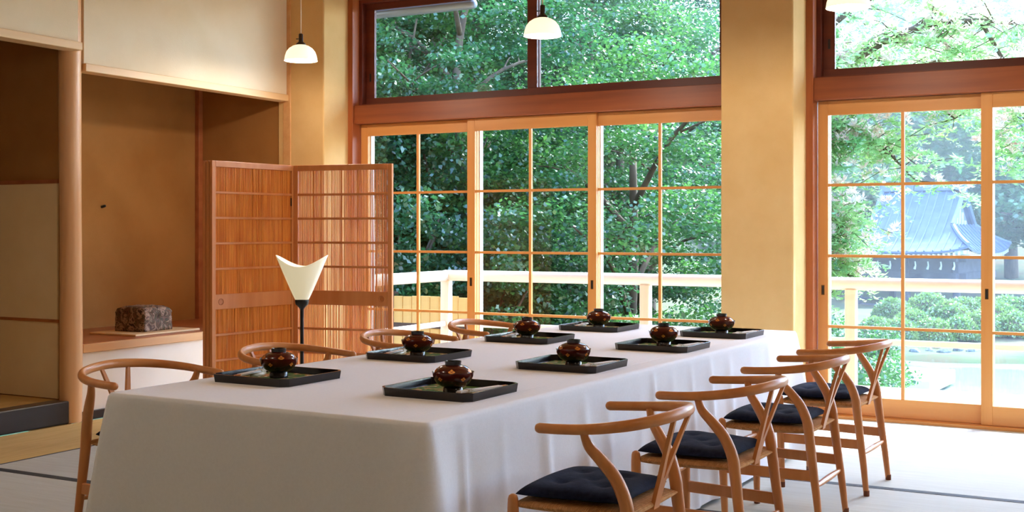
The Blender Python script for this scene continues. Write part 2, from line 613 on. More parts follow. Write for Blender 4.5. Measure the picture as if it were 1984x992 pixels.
f_ = -7.535 / dp.x
dz = EYE + (2.0 - EYE) * f_
o = MB().tube([(-7.545, dp.y * f_, dz), (-7.505, dp.y * f_, dz + .008)], .011, 10).build('wall_peg', BLACKMETAL, smooth=True)
tag(o, 'small black peg on the back wall of the stone alcove', 'peg')
# tatami alcove to the left
raised = struct(box('floor_alcove', SUBFLOOR, -9.4, -6.62, 3.2, 5.80, 0, .11))
box('tatami_mat', TATAMIG, -1.38, 1.32, -1.29, 1.28, .055, .09, raised, bevel=.002)
struct(box('trim_7', BLACKLAC, -6.66, -6.52, 3.2, 5.735, 0, .153, bevel=.006), 'black lacquered step board of the tatami alcove')
struct(box('wall_tatami_alcove_back', ALCOVE, -9.5, -9.4, 3.1, 5.86, 0, CEIL))
struct(box('wall_tatami_alcove_near', ALCOVE, -9.4, -6.62, 3.1, 3.2, 0, CEIL))
struct(box('ceiling_tatami_alcove', ALCOVE, -9.5, -7.7, 3.1, 5.86, CEIL, CEIL + .1))

# plaster columns of the window wall
for x0, x1 in ((-6.62, -6.135), (-2.675, -2.165), (1.30, 1.81)):
    struct(box('wall_column', PILLAR, x0, x1, 8.06, 8.72, -.1, CEIL, bevel=.008), 'wide ochre plaster column of the window wall')
struct(box('wall_window_upper', PILLAR, -6.62, XR, 8.55, 8.72, 3.30, CEIL))
struct(box('wall_window_end', PILLAR, -7.7, -6.62, 8.20, 8.72, -.1, CEIL))

# ------------------------------------------------------------------ window wall: sills, beams, transoms, sliding doors
TZ0, TZ1 = 2.395, 3.32
dn = wn_ = tn = 0


def sliding_door(x0, x1, yc, pull_left, idx):
    """two columns by four rows of panes in a cypress frame"""
    z0, z1 = .022, 2.236
    d = struct(empty('door_%d' % idx, ((x0 + x1) / 2, yc, 0)), 'golden cypress sliding glass door with eight panes')
    w = (x1 - x0) / 2
    t = .016
    sw = .072
    for s in (-1, 1):
        xa, xb = (-w, -w + sw) if s < 0 else (w - sw, w)
        box('stile', DOORWOOD, xa, xb, -t, t, z0, z1, d, bevel=.002)
    box('top_rail', DOORWOODX, -w + sw, w - sw, -t, t, 2.136, z1, d, bevel=.002)
    box('bottom_rail', DOORWOODX, -w + sw, w - sw, -t, t, z0, .15, d, bevel=.002)
    zz = [.15, .637, 1.138, 1.640, 2.136]
    for z in zz[1:4]:
        box('muntin', DOORWOODX, -w + sw, w - sw, -.012, .012, z - .010, z + .010, d)
    box('muntin', DOORWOOD, -.011, .011, -.0125, .0125, .15, 2.136, d)
    for i in range(4):
        for (a, b) in ((-w + sw, -.011), (.011, w - sw)):
            box('pane', GLASS, a, b, -.0015, .0015, zz[i] + (.010 if i else 0), zz[i + 1] - (.010 if i < 3 else 0), d)
    for s in (-1, 1):
        px_ = s * (w - sw / 2)
        pu = box('pull', BRASS, px_ - .011, px_ + .011, -t - .002, -t + .002, .86, .93, d, bevel=.001)
        box('pull_recess', BLACKMETAL, -.006, .006, -.0028, -.001, -.028, .028, pu)
    return d


di = 0
for bi, (b0, b1) in enumerate(BAYS):
    # jambs, sill, head beam
    for s, xx in ((1, b0), (-1, b1)):
        xa, xb = (xx, xx + .05) if s > 0 else (xx - .05, xx)
        struct(box('trim_%d' % (10 + bi * 10 + (0 if s > 0 else 1)), JAMBWOOD, xa, xb, 8.40, 8.62, 0, 3.32, bevel=.003), 'red brown window jamb beside the plaster column')
    struct(box('trim_%d' % (12 + bi * 10), DOORWOODX, b0 + .05, b1 - .05, 8.44, 8.62, -.04, .02, bevel=.002), 'wooden door sill')
    struct(box('trim_%d' % (13 + bi * 10), BEAMWOOD, b0 + .05, b1 - .05, 8.42, 8.62, 2.238, TZ0, bevel=.003), 'red brown lintel beam between doors and transom')
    n = 3
    L, Rr = b0 + .055, b1 - .055
    w = (Rr - L + 2 * .072) / 3
    xs = [(L, L + w), (L + w - .072, L + 2 * w - .072), (Rr - w, Rr)]
    ycs = [8.535, 8.498, 8.535]
    for i, (xa, xb) in enumerate(xs):
        di += 1
        sliding_door(xa, xb, ycs[i], i % 2 == 0, di)
        struct(box('trim_%d' % (14 + bi * 10 + i), OUTERSASH, xa + .036, xa + .071, 8.572, 8.625, -.03, 2.238, bevel=.002), 'white outer frame post behind the sliding door stile')
    # transom window with two dark sliding sashes
    wnd = struct(empty('window_%d' % (bi + 1), ((b0 + b1) / 2, 8.56, TZ0)), 'dark framed transom window above the sliding doors')
    cx = (b0 + b1) / 2
    hw = (b1 - b0) / 2 - .05
    box('window_frame', DARKWOOD, -hw, hw, -.06, .06, 0, .018, wnd)
    box('window_frame', DARKWOOD, -hw, hw, -.06, .06, TZ1 - TZ0 - .03, TZ1 - TZ0, wnd)
    for s in (-1, 1):
        box('window_frame', DARKWOOD, s * hw - (.03 if s > 0 else 0), s * hw + (.03 if s < 0 else 0), -.06, .06, .018, TZ1 - TZ0 - .03, wnd)
    for s in (-1, 1):
        yc = .018 if s < 0 else -.018
        xa, xb = (-hw + .03, .045) if s < 0 else (-.045, hw - .03)
        cxx = (xa + xb) / 2
        sash = empty('sash', (cxx, yc, .018))
        sash.parent = wnd
        a = (xb - xa) / 2
        h = TZ1 - TZ0 - .048
        box('sash_rail', DARKWOOD, -a, a, -.016, .016, 0, .055, sash, bevel=.002)
        box('sash_rail', DARKWOOD, -a, a, -.016, .016, h - .055, h, sash, bevel=.002)
        for q in (-1, 1):
            m_ = DARKWOOD if q * s > 0 else JAMBWOOD
            box('sash_stile', DARKWOOD, q * a - (.085 if q > 0 else 0), q * a + (.085 if q < 0 else 0), -.016, .016, .055, h - .055, sash, bevel=.002)
        box('pane', GLASS, -a + .085, a - .085, -.0015, .0015, .055, h - .055, sash)
        box('pull', BLACKMETAL, s * a - s * .045 - .008, s * a - s * .045 + .008, -.019, -.015, .2, .27, sash)

# ------------------------------------------------------------------ deck, railing, eave, gutter
deck = struct(empty('deck', (0, 9.6, -.1)), 'pale grey planked veranda outside the windows')
yy = 8.63
plank = None
while yy < 10.5:
    if plank is None:
        plank = box('plank', DECKWOOD, -6.5, 6.5, -.058, .058, -.02, .02, deck, bevel=.004)
        plank.location = (0, yy + .06 - 9.6, .05)
        first = plank
    else:
        c = first.copy()
        COL.objects.link(c)
        c.location = (0, yy + .06 - 9.6, .05)
    yy += .122
box('edge_beam', DECKWOOD, -6.5, 6.5, .94, 1.02, -.2, .055, deck, bevel=.005)
box('support_joist', DECKWOOD, -6.5, 6.5, .5, .6, -.2, .02, deck)

rail = empty('deck_railing', (-6.36, 10.40, -.03))
tag(rail, 'pale weathered timber railing running around the veranda', 'railing')
MB().tube([(x, 0, .89) for x in (-.02, 4, 8, 12.2)], .052, 16, flat=1.05).build('top_rail', RAILWOOD, rail, smooth=True, angle=60)
MB().tube([(0, -1.75, .885), (0, -.8, .885), (0, .05, .885)], .055, 16).build('top_rail', RAILWOOD, rail, smooth=True, angle=60)
box('middle_rail', RAILWOOD, .04, 12.2, -.022, .022, .375, .425, rail, bevel=.006)
box('middle_rail', RAILWOOD, -.022, .022, -1.75, -.04, .375, .425, rail, bevel=.006)
for xw in (-6.36, -4.18, -2.29, -.4, 1.5, 3.4, 5.3):
    box('post', POSTW2, xw + 6.36 - .047, xw + 6.36 + .047, -.045, .045, 0, .845, rail, bevel=.008)
box('post', POSTW2, -.047, .047, -1.74, -1.65, 0, .835, rail, bevel=.008)

struct(box('roof_eave', EAVEWOOD, -7.7, 6.2, 8.72, 10.36, 3.66, 3.78), 'boarded eave over the veranda')
struct(box('wall_outer', PILLAR, -7.7, 6.2, 8.60, 8.72, CEIL - .0, 3.66))
gut = empty('roof_gutter', (-6.05, 10.40, 3.60))
tag(gut, 'blue grey metal gutter pipe under the eave', 'gutter')
MB().tube([(-3.0, 0, 0), (-1.5, 0, 0), (0, 0, 0)], .05, 16).build('pipe', GUTTER, gut, smooth=True, angle=60)
for xx in (-2.6, -1.3, -.12):
    box('bracket', GUTTER, xx - .012, xx + .012, -.04, .01, .04, .07, gut)

# ------------------------------------------------------------------ table, cloth, tableware
TC = Vector((-2.635, 5.105, 0))
TROT = R(-1.6)
HW, HL, TZ = .708, 1.965, .72


def tloc(x, y, z):
    c, s = math.cos(TROT), math.sin(TROT)
    return (TC.x + x * c - y * s, TC.y + x * s + y * c, z)


tb = empty('banquet_table', (TC.x, TC.y, 0), TROT)
tag(tb, 'long folding table hidden under the white cloth', 'table')
box('table_top', SUBFLOOR, -HW + .015, HW - .015, -HL + .015, HL - .015, .69, .712, tb)
for sx in (-1, 1):
    for yv in (-1.75, -.25, .25, 1.75):
        MB().tube([(sx * .56, yv, 0), (sx * .56, yv, .69)], .014, 10, up=(1, 0, 0), cap='flat').build('leg', BLACKMETAL, tb, smooth=True, angle=60)


def cloth():
    N_side = {'x': 70, 'y': 190}
    r = .03
    per = []
    # perimeter points with outward normals, starting at near left corner, counter-clockwise
    def seg(a, b, n, nrm, fold):
        for i in range(n):
            t = i / n
            per.append((a[0] + (b[0] - a[0]) * t, a[1] + (b[1] - a[1]) * t, nrm, fold, t))
    def corner(cx, cyy, a0):
        for i in range(9):
            a = a0 + (math.pi / 2) * i / 9
            per.append((cx + r * math.cos(a), cyy + r * math.sin(a), (math.cos(a), math.sin(a)), 'c', i / 9))
    seg((-HW + r, -HL), (HW - r, -HL), 70, (0, -1), 'front')
    corner(HW - r, -HL + r, -math.pi / 2)
    seg((HW, -HL + r), (HW, HL - r), 220, (1, 0), 'right')
    corner(HW - r, HL - r, 0)
    seg((HW - r, HL), (-HW + r, HL), 70, (0, 1), 'back')
    corner(-HW + r, HL - r, math.pi / 2)
    seg((-HW, HL - r), (-HW, -HL + r), 220, (-1, 0), 'left')
    corner(-HW + r, -HL + r, math.pi)
    n = len(per)
    rs = random.Random(3)
    bumps = []
    # side folds: narrow pleats
    acc = [0.0]
    for i in range(n):
        p, q = per[i], per[(i + 1) % n]
        acc.append(acc[-1] + math.hypot(p[0] - q[0], p[1] - q[1]))
    tot = acc[-1]
    corners = [i for i in range(n) if per[i][3] == 'c' and abs(per[i][4] - 4 / 9) < .01]
    s = 0
    while s < tot:
        bumps.append((s, rs.uniform(.018, .05), rs.uniform(.006, .022)))
        s += rs.uniform(.12, .34)
    v = []
    levels = [0, .012, .03, .06, .1, .16, .24, .32, .4, .48, .56, .64, .70]
    for h in levels:
        tt = h / .70
        for i in range(n):
            x, y, nr, fold, t = per[i]
            si = acc[i]
            o_ = 0
            for (b, w, a) in bumps:
                dd = abs(si - b)
                dd = min(dd, tot - dd)
                if dd < 3 * w:
                    o_ += a * math.exp(-(dd / w) ** 2)
            amp = 1.0
            if fold == 'front':
                amp = .22
            fl = (.008 if fold == 'left' else .035) * tt
            if fold == 'left':
                amp = .35
            for ci in corners:
                dd = abs(si - acc[ci])
                dd = min(dd, tot - dd)
                fl += .075 * math.exp(-(dd / .10) ** 2) * tt ** .8
                fl -= .018 * math.exp(-((dd - .21) / .08) ** 2) * tt
            off = .004 * min(1, h / .012) + fl + o_ * amp * min(1, tt * 1.6) ** .8
            v.append((x + nr[0] * off, y + nr[1] * off, TZ - h - (.0 if h else 0)))
    f = []
    for k in range(len(levels) - 1):
        for i in range(n):
            a, b = k * n + i, k * n + (i + 1) % n
            f.append((a, a + n, b + n, b))
    # top: inner ring + centre grid as an n-gon fan of two rings
    base = len(v)
    for i in range(n):
        x, y, nr, fold, t = per[i]
        v.append((x - nr[0] * .02, y - nr[1] * .02, TZ + .0015))
    for i in range(n):
        f.append((i, (i + 1) % n, base + (i + 1) % n, base + i))
    f.append(tuple(base + i for i in range(n)))
    me = bpy.data.meshes.new('tablecloth')
    me.from_pydata(v, [], f)
    bm = bmesh.new()
    bm.from_mesh(me)
    bmesh.ops.recalc_face_normals(bm, faces=bm.faces)
    bm.to_mesh(me)
    bm.free()
    me.materials.append(LINEN)
    me.polygons.foreach_set('use_smooth', [True] * len(me.polygons))
    return me


cl = put('tablecloth', cloth(), None, (TC.x, TC.y, 0), TROT)
tag(cl, 'white linen cloth draped over the long table down to the floor', 'tablecloth')
# pressed crease along the right side of the cloth
MB().tube([(.60, -1.93, TZ + .0012), (.60, 0, TZ + .0012), (.60, 1.93, TZ + .0012)], .0016, 6, flat=.6).build('pressed_crease', LINEN, cl)

# --- tray -----------------------------------------------------------
TX, TY, TH = .195, .185, .031


def octo(hx, hy, c):
    return [(-hx + c, -hy), (hx - c, -hy), (hx, -hy + c), (hx, hy - c), (hx - c, hy), (-hx + c, hy), (-hx, hy - c), (-hx, -hy + c)]


def tray_meshes():
    base = MB().prism(octo(TX - .004, TY - .004, .026), 0, .006).mesh('tray_base', LAC)
    rim = MB()
    a, b = octo(TX - .004, TY - .004, .026), octo(TX, TY, .027)
    a2, b2 = octo(TX - .010, TY - .010, .025), octo(TX - .0065, TY - .0065, .026)
    rim.v = [(x, y, 0.0) for x, y in a] + [(x, y, TH) for x, y in b] + [(x, y, TH) for x, y in b2] + [(x, y, .006) for x, y in a2]
    for k in range(3):
        for i in range(8):
            rim.f.append((k * 8 + i, k * 8 + (i + 1) % 8, (k + 1) * 8 + (i + 1) % 8, (k + 1) * 8 + i))
    rim = rim.mesh('tray_rim', LAC, bevel=.0006)
    mat_ = MB().prism([(-.165, -.155), (.165, -.155), (.165, .155), (-.165, .155)], .006, .0066).mesh('placemat', PLACEMAT)
    return base, rim, mat_


tray_me = tray_meshes()


def sleeve_meshes():
    body = MB().box(-.013, .013, -.115, .105, 0, .0045).box(-.011, .011, -.112, .102, .0045, .0075).mesh('sleeve', SLEEVE, bevel=.0006)
    band = MB().box(-.0145, .0145, -.075, -.040, -.0003, .0082).mesh('band', SLEEVEGOLD)
    st = MB()
    for s in (-1, 1):
        st.tube([(s * .0045, .09, .004), (s * .0045, .135, .004)], .003, 6, cap='flat')
    st = st.mesh('chopstick', CHAIRWOOD)
    knot = MB().box(-.017, .017, -.062, -.052, .0082, .0105).mesh('paper_tie', WHITEPAINT)
    return body, band, st, knot


slv = sleeve_meshes()
rm_ = MB()
for k, (w_, z_) in enumerate([(.9, 0), (1.0, .004), (.95, .011), (.78, .0152)]):
    rm_.v += [(.017 * w_ * math.cos(a), -.035 + .055 * w_ * math.sin(a) * (1 + .12 * math.cos(4 * a)), z_) for a in np.linspace(0, 2 * math.pi, 24, endpoint=False)]
for k in range(3):
    for i in range(24):
        rm_.f.append((k * 24 + i, k * 24 + (i + 1) % 24, (k + 1) * 24 + (i + 1) % 24, (k + 1) * 24 + i))
rm_.f += [tuple(range(23, -1, -1)), tuple(range(72, 96))]
REST = rm_.mesh('chopstick_rest', RESTCLAY, smooth=True, angle=50)


# --- bowl -----------------------------------------------------------
def bowl_meshes():
    foot = MB().lathe([(.0375, 0), (.0372, .004), (.0350, .024), (.030, .029)], 36).mesh('bowl_foot', LAC, smooth=True, angle=50)
    prof = [(.030, .023), (.044, .0270), (.058, .037), (.0675, .050), (.0735, .065), (.0765, .0790), (.0752, .0792), (.0710, .068), (.06, .048)]
    body = MB().lathe(prof, 48).mesh('bowl_body', BOWLLAC, smooth=True, angle=60)
    lidp = [(.0700, .070), (.0708, .0715), (.0685, .0790), (.0615, .0890), (.050, .0972), (.036, .1025), (.024, .1045)]
    lid = MB().lathe(lidp, 48).mesh('bowl_lid', BOWLLAC, smooth=True, angle=60)
    knob = MB().lathe([(.0285, .1005), (.0302, .116), (.0305, .1175), (.0275, .1175), (.026, .107), (.001, .106)], 36).mesh('lid_ring', LAC, smooth=True, angle=50)
    return foot, body, lid, knob, prof, lidp


bm_ = bowl_meshes()


def motif_mesh(prof_a, prof_b, ang, size, name):
    """four small diamonds lying on the cone between two profile points"""
    (r0, z0), (r1, z1) = prof_a, prof_b
    rm, zm = (r0 + r1) / 2, (z0 + z1) / 2
    er = Vector((math.cos(ang), math.sin(ang), 0))
    et = Vector((-math.sin(ang), math.cos(ang), 0))
    up = (er * (r1 - r0) + Vector((0, 0, z1 - z0))).normalized()
    nn = et.cross(up).normalized()
    if nn.dot(er) < 0:
        nn = -nn
    c0 = er * rm + Vector((0, 0, zm)) + nn * .0009
    m = MB()
    for (a, b) in ((0, 1), (0, -1), (1, 0), (-1, 0)):
        c = c0 + et * a * size * .58 + up * b * size * .50 - nn * (abs(a) * size * size * 5.0)
        n = len(m.v)
        h = size * .5
        P = [c + et * h, c + up * h * .85, c - et * h, c - up * h * .85]
        m.v += [tuple(p) for p in P] + [tuple(p - nn * .0008) for p in P]
        m.f += [(n, n + 1, n + 2, n + 3)] + [(n + i, n + 4 + i, n + 4 + (i + 1) % 4, n + (i + 1) % 4) for i in range(4)]
    return m.mesh(name, GOLD)


lidm = [motif_mesh(bm_[5][2], bm_[5][3], R(-62 + i * 72), .0120, 'gold_flower') for i in range(5)]
bodm = [motif_mesh(bm_[4][3], bm_[4][4], R(-26 + i * 72), .0095, 'gold_flower') for i in range(5)]

SETS = [('R', (-2.275, 3.75), (-2.237, 3.704)), ('R', (-2.238, 4.71), (-2.215, 4.676)), ('R', (-2.190, 5.68), (-2.202, 5.722)), ('R', (-2.160, 6.53), (-2.162, 6.526)),
        ('L', (-3.090, 3.76), (-3.095, 3.772)), ('L', (-3.043, 4.73), (-3.039, 4.71)), ('L', (-2.984, 5.745), (-3.002, 5.747)), ('L', (-2.950, 6.59), (-2.951, 6.584))]
ORD = ['first', 'second', 'third', 'fourth']
for i, (side, (tx, ty), (bx_, by_)) in enumerate(SETS):
    where = '%s from the windows' % ORD[3 - i % 4]
    sidew = 'side opposite the screen' if side == 'R' else 'folding screen side'
    t = empty('serving_tray', (tx, ty, TZ + .0016), TROT)
    tag(t, 'black lacquer tray on the %s, %s' % (sidew, where), 'tray', 'lacquer trays on the white cloth')
    put('tray_base', tray_me[0], t)
    put('tray_rim', tray_me[1], t)
    p = put('placemat', tray_me[2], None, (tx, ty, TZ + .0018), TROT + (math.pi if side == 'L' else 0))
    tag(p, 'green printed paper mat, tray on the %s, %s' % (sidew, where), 'placemat', 'paper mats in the trays')
    b = empty('soup_bowl', (bx_, by_, TZ + .0084), TROT + (0 if side == 'R' else R(36)) + i * .25)
    tag(b, 'dark red lidded lacquer bowl, %s, %s' % (sidew, where), 'bowl', 'lacquer bowls on the trays')
    put('bowl_foot', bm_[0], b)
    bo = put('bowl_body', bm_[1], b)
    li = put('bowl_lid', bm_[2], b)
    put('lid_ring', bm_[3], li)
    for q in range(5):
        put('gold_flower', lidm[q], li)
        put('gold_flower', bodm[q], bo)
    sx = 1 if side == 'R' else -1
    c_, s_ = math.cos(TROT), math.sin(TROT)
    lx, ly = (.140, -.015) if side == 'R' else (-.110, -.02)
    ang = R(-13) if side == 'R' else math.pi + R(10)
    spot = (tx + lx * c_ - ly * s_, ty + lx * s_ + ly * c_)
    rest = put('chopstick_rest', REST, None, (spot[0], spot[1], TZ + .0084), TROT + ang)
    tag(rest, 'small pale chopstick rest, tray on the %s, %s' % (sidew, where), 'chopstick rest', 'chopstick rests in the trays')
    s = empty('chopstick_sleeve', (spot[0], spot[1], TZ + .0084 + .0155), TROT + ang)
    tag(s, 'white paper chopstick sleeve, tray on the %s, %s' % (sidew, where), 'chopsticks', 'chopstick sleeves in the trays')
    for nm, me in zip(('sleeve', 'band', 'chopstick_pair', 'paper_tie'), slv):
        put(nm, me, s)


# ------------------------------------------------------------------ wishbone chairs
def smooth_path(pts, sub=5):
    """Catmull-Rom through points (any dimension)"""
    P = [np.array(p, float) for p in pts]
    P = [2 * P[0] - P[1]] + P + [2 * P[-1] - P[-2]]
    out = []
    for i in range(1, len(P) - 2):
        for k in range(sub):
            t = k / sub
            a, b, c, d = P[i - 1], P[i], P[i + 1], P[i + 2]
            out.append(.5 * ((2 * b) + (-a + c) * t + (2 * a - 5 * b + 4 * c - d) * t * t + (-a + 3 * b - 3 * c + d) * t ** 3))
    out.append(P[-2])
    return out


def chair_meshes():
    M = {}
    half = [(.118, .270, .700), (.05, .277, .703), (-.03, .276, .708), (-.11, .256, .716), (-.185, .205, .726), (-.238, .115, .736), (-.258, 0, .741)]
    full = half + [(x, -y, z) for x, y, z in half[-2::-1]]
    pp = smooth_path(full, 5)
    n = len(pp)
    rad = [.0165 - .0015 * math.sin(math.pi * i / (n - 1)) for i in range(n)]
    fl = [1.0 + .28 * math.sin(math.pi * i / (n - 1)) ** 2 for i in range(n)]
    M['top_rail'] = MB().tube([tuple(p) for p in pp], rad, 16, flat=fl).mesh('top_rail', CHAIRWOODX, smooth=True)
    for s in (-1, 1):
        path = [(-.207, .226, .012, .0135), (-.192, .220, .15, .0165), (-.172, .214, .30, .0195), (-.157, .210, .42, .0215), (-.148, .212, .485, .022),
                (-.122, .224, .555, .021), (-.082, .243, .612, .0195), (-.048, .260, .655, .0165), (-.033, .269, .700, .0130)]
        q = smooth_path(path, 4)
        M['back%d' % s] = MB().tube([(p[0], s * p[1], p[2]) for p in q], [p[3] for p in q], 14, up=(1, 0, 0), cap='flat').mesh('leg', CHAIRWOOD, smooth=True, angle=60)
        pf = [(.218, .232, .012, .0135), (.222, .236, .15, .017), (.226, .240, .30, .0195), (.228, .242, .42, .019), (.228, .243, .462, .017)]
        q = smooth_path(pf, 4)
        M['front%d' % s] = MB().tube([(p[0], s * p[1], p[2]) for p in q], [p[3] for p in q], 14, up=(1, 0, 0)).mesh('leg', CHAIRWOOD, smooth=True, angle=60)
        M['bcap%d' % s] = MB().lathe([(.0135, 0), (.0145, .002), (.0148, .028)], 14, (-.208, s * .2262, 0)).mesh('foot_cap', FOOTCAP, smooth=True, angle=50)
        M['fcap%d' % s] = MB().lathe([(.0135, 0), (.0145, .002), (.0148, .028)], 14, (.2185, s * .232, 0)).mesh('foot_cap', FOOTCAP, smooth=True, angle=50)
        a, b = Vector((.224, s * .238, 0)), Vector((-.178, s * .2165, 0))
        d = (b - a).normalized()
        nn = Vector((-d.y, d.x, 0)) * .008
        st = MB()
        for zlo, zhi, P in ((.232, .278, 0),):
            n0 = len(st.v)
            for p in (a, b):
                zc = .014 if p is b else 0
                st.v += [tuple(p - nn + Vector((0, 0, zlo - zc * .3))), tuple(p + nn + Vector((0, 0, zlo - zc * .3))), tuple(p + nn + Vector((0, 0, zhi - zc * .3))), tuple(p - nn + Vector((0, 0, zhi - zc * .3)))]
            st.f += [(0, 1, 2, 3), (7, 6, 5, 4), (0, 4, 5, 1), (1, 5, 6, 2), (2, 6, 7, 3), (3, 7, 4, 0)]
        M['side%d' % s] = st.mesh('side_stretcher', CHAIRWOOD, bevel=.003)
    for nm, xx, zz, hy in (('fstr', .223, .335, .236), ('bstr', -.184, .205, .216)):
        ys = np.linspace(-hy, hy, 13)
        M[nm] = MB().tube([(xx, y, zz) for y in ys], [.007 + .0075 * (1 - (y / hy) ** 2) for y in ys], 10, cap='flat').mesh('spindle_stretcher', CHAIRWOODX, smooth=True, angle=60)
    # Y splat
    L = lambda z: -.158 - .094 * ((z - .42) / .31) ** 1.15 if z > .42 else -.158
    zs = np.linspace(.425, .73, 16)
    sp = MB()
    zc = .525

    def cen(z):
        return 0 if z < zc else .062 * ((z - zc) / (.73 - zc)) ** 1.05

    def stripe(pts):
        n0 = len(sp.v)
        for (yl, yr, z) in pts:
            x = L(z)
            sp.v.extend([(x - .007, yl, z), (x - .007, yr, z), (x + .007, yr, z), (x + .007, yl, z)])
        for i in range(len(pts) - 1):
            a = n0 + i * 4
            for k in range(4):
                sp.f.append((a + k, a + (k + 1) % 4, a + 4 + (k + 1) % 4, a + 4 + k))
        sp.f.append((n0 + 3, n0 + 2, n0 + 1, n0))
        e = n0 + (len(pts) - 1) * 4
        sp.f.append((e, e + 1, e + 2, e + 3))
    stem = [z for z in zs if z <= zc] + [zc]
    stripe([(-.0225 - .006 * ((z - .425) / .1), .0225 + .006 * ((z - .425) / .1), z) for z in stem])
    arm = [zc] + [z for z in zs if z > zc]
    for s in (-1, 1):
        rows = []
        for z in arm:
            t = (z - zc) / (.73 - zc)
            inner = .001 + .060 * t
            outer = .0285 + .046 * t
            w = (inner, outer) if s > 0 else (-outer, -inner)
            rows.append((w[0], w[1], z))
        stripe(rows)
    M['splat'] = sp.mesh('back_splat', CHAIRWOOD)
    # woven seat
    n = 22
    v, f = [], []

    def seatpt(u, w, top):
        # u: -1 back .. 1 front ; w: -1..1 across
        e = 5
        x = .037 + .203 * u
        hy = .222 + .020 * u
        th = .021 * (max(0, 1 - abs(u) ** e) ** .5) * (max(0, 1 - abs(w) ** e) ** .5)
        z = .440 - .008 * (1 - u * u) * (1 - w * w) + (th if top else -th)
        return (x, hy * w, z)
    us = [math.sin(math.pi / 2 * (2 * i / n - 1)) for i in range(n + 1)]
    sd_ = MB()
    for top in (1, 0):
        b0 = len(sd_.v)
        for i in range(n + 1):
            for j in range(n + 1):
                sd_.v.append(seatpt(us[i], us[j], top))
        for i in range(n):
            for j in range(n):
                a = b0 + i * (n + 1) + j
                sd_.f.append((a, a + 1, a + n + 2, a + n + 1))
    me = sd_.mesh('woven_seat', CORDSEAT, smooth=True)
    M['seat'] = me
    return M


CH = chair_meshes()


def cushion_mesh():
    n = 36
    m = MB()
    dim = [(-.45, -.42), (-.45, .42), (.40, -.42), (.40, .42), (-.02, 0)]
    rs = random.Random(5)

    def pt(u, w, top):
        x = .054 + .180 * u + .006 * math.cos(w * 2.1)
        hy = .203 + .020 * u
        e = 7
        edge = (max(0, 1 - abs(u) ** e) ** .5) * (max(0, 1 - abs(w) ** e) ** .5)
        z = .031 * edge
        if top:
            for (a, b) in dim:
                r2 = ((u - a) ** 2 + (w - b) ** 2)
                z -= .012 * math.exp(-r2 / .010) + .005 * math.exp(-r2 / .07)
            z += .0015 * math.sin(9 * u + 3 * w) * edge
            return (x, hy * w, .4655 + .010 + z)
        return (x, hy * w, .4655 + .010 - .010 * edge)
    us = [math.sin(math.pi / 2 * (2 * i / n - 1)) for i in range(n + 1)]
    for top in (1, 0):
        b0 = len(m.v)
        for i in range(n + 1):
            for j in range(n + 1):
                m.v.append(pt(us[i], us[j], top))
        for i in range(n):
            for j in range(n):
                a = b0 + i * (n + 1) + j
                m.f.append((a, a + 1, a + n + 2, a + n + 1))
    return m.mesh('seat_cushion', NAVY, smooth=True)


CUSH = cushion_mesh()
CHAIRS = [('R', -1.575, 3.60, 180), ('R', -1.505, 4.47, 180), ('R', -1.475, 5.40, 180), ('R', -1.455, 6.28, 180),
          ('L', -3.715, 3.70, -7), ('L', -3.650, 4.60, 0), ('L', -3.625, 5.56, 0), ('L', -3.601, 6.45, 0)]
for i, (side, x, y, rz) in enumerate(CHAIRS):
    where = '%s from the windows' % ORD[3 - i % 4]
    sidew = 'side opposite the folding screen' if side == 'R' else 'folding screen side'
    c = empty('wishbone_chair', (x, y, 0), R(rz) + TROT + R([1.2, -1.0, .6, -.8][i % 4]))
    tag(c, 'curved wooden Y-backed armchair, %s, %s' % (sidew, where), 'chair', 'wooden armchairs around the table')
    put('top_rail', CH['top_rail'], c)
    for s in (-1, 1):
        l = put('leg', CH['back%d' % s], c)
        put('foot_cap', CH['bcap%d' % s], l)
        l = put('leg', CH['front%d' % s], c)
        put('foot_cap', CH['fcap%d' % s], l)
        put('side_stretcher', CH['side%d' % s], c)
    put('spindle_stretcher', CH['fstr'], c)
    put('spindle_stretcher', CH['bstr'], c)
    put('back_splat', CH['splat'], c)
    put('woven_seat', CH['seat'], c)
    q = put('seat_cushion', CUSH, None, (x, y, -.003), c.rotation_euler.z)
    tag(q, 'navy tufted chair cushion, %s, %s' % (sidew, where), 'cushion', 'navy seat cushions')


# ------------------------------------------------------------------ folding reed screen
def screen_panel(w, h, label_seed):
    """panel standing on z=0, spanning x 0..w, centred on y=0; returns dict of (name, mesh) and the reeds"""
    fw, t = .034, .014
    out = []
    out.append(('screen_stile', MB().box(0, fw, -t, t, 0, h).mesh('screen_stile', SCREENWOOD, bevel=.002)))
    out.append(('screen_stile', MB().box(w - fw, w, -t, t, 0, h).mesh('screen_stile', SCREENWOOD, bevel=.002)))
    out.append(('screen_rail', MB().box(fw, w - fw, -t, t, h - .042, h).mesh('screen_rail', SCREENWOOD, bevel=.002)))
    out.append(('screen_rail', MB().box(fw, w - fw, -t, t, 0, .06).mesh('screen_rail', SCREENWOOD, bevel=.002)))
    zb = [h - .042 - .178 * k for k in range(1, 5)]
    board = (h - .042 - .178 * 5 - .105, h - .042 - .178 * 5)
    zb2 = [board[0] - .178 * k for k in range(1, 4)]
    for z in zb + zb2:
        out.append(('screen_slat', MB().box(fw, w - fw, -.011, .011, z - .008, z + .008).mesh('screen_slat', SCREENWOOD, bevel=.0015)))
    out.append(('screen_board', MB().box(fw, w - fw, -.010, .010, board[0], board[1]).mesh('screen_board', SCREENWOOD, bevel=.0015)))
    return out, board, fw


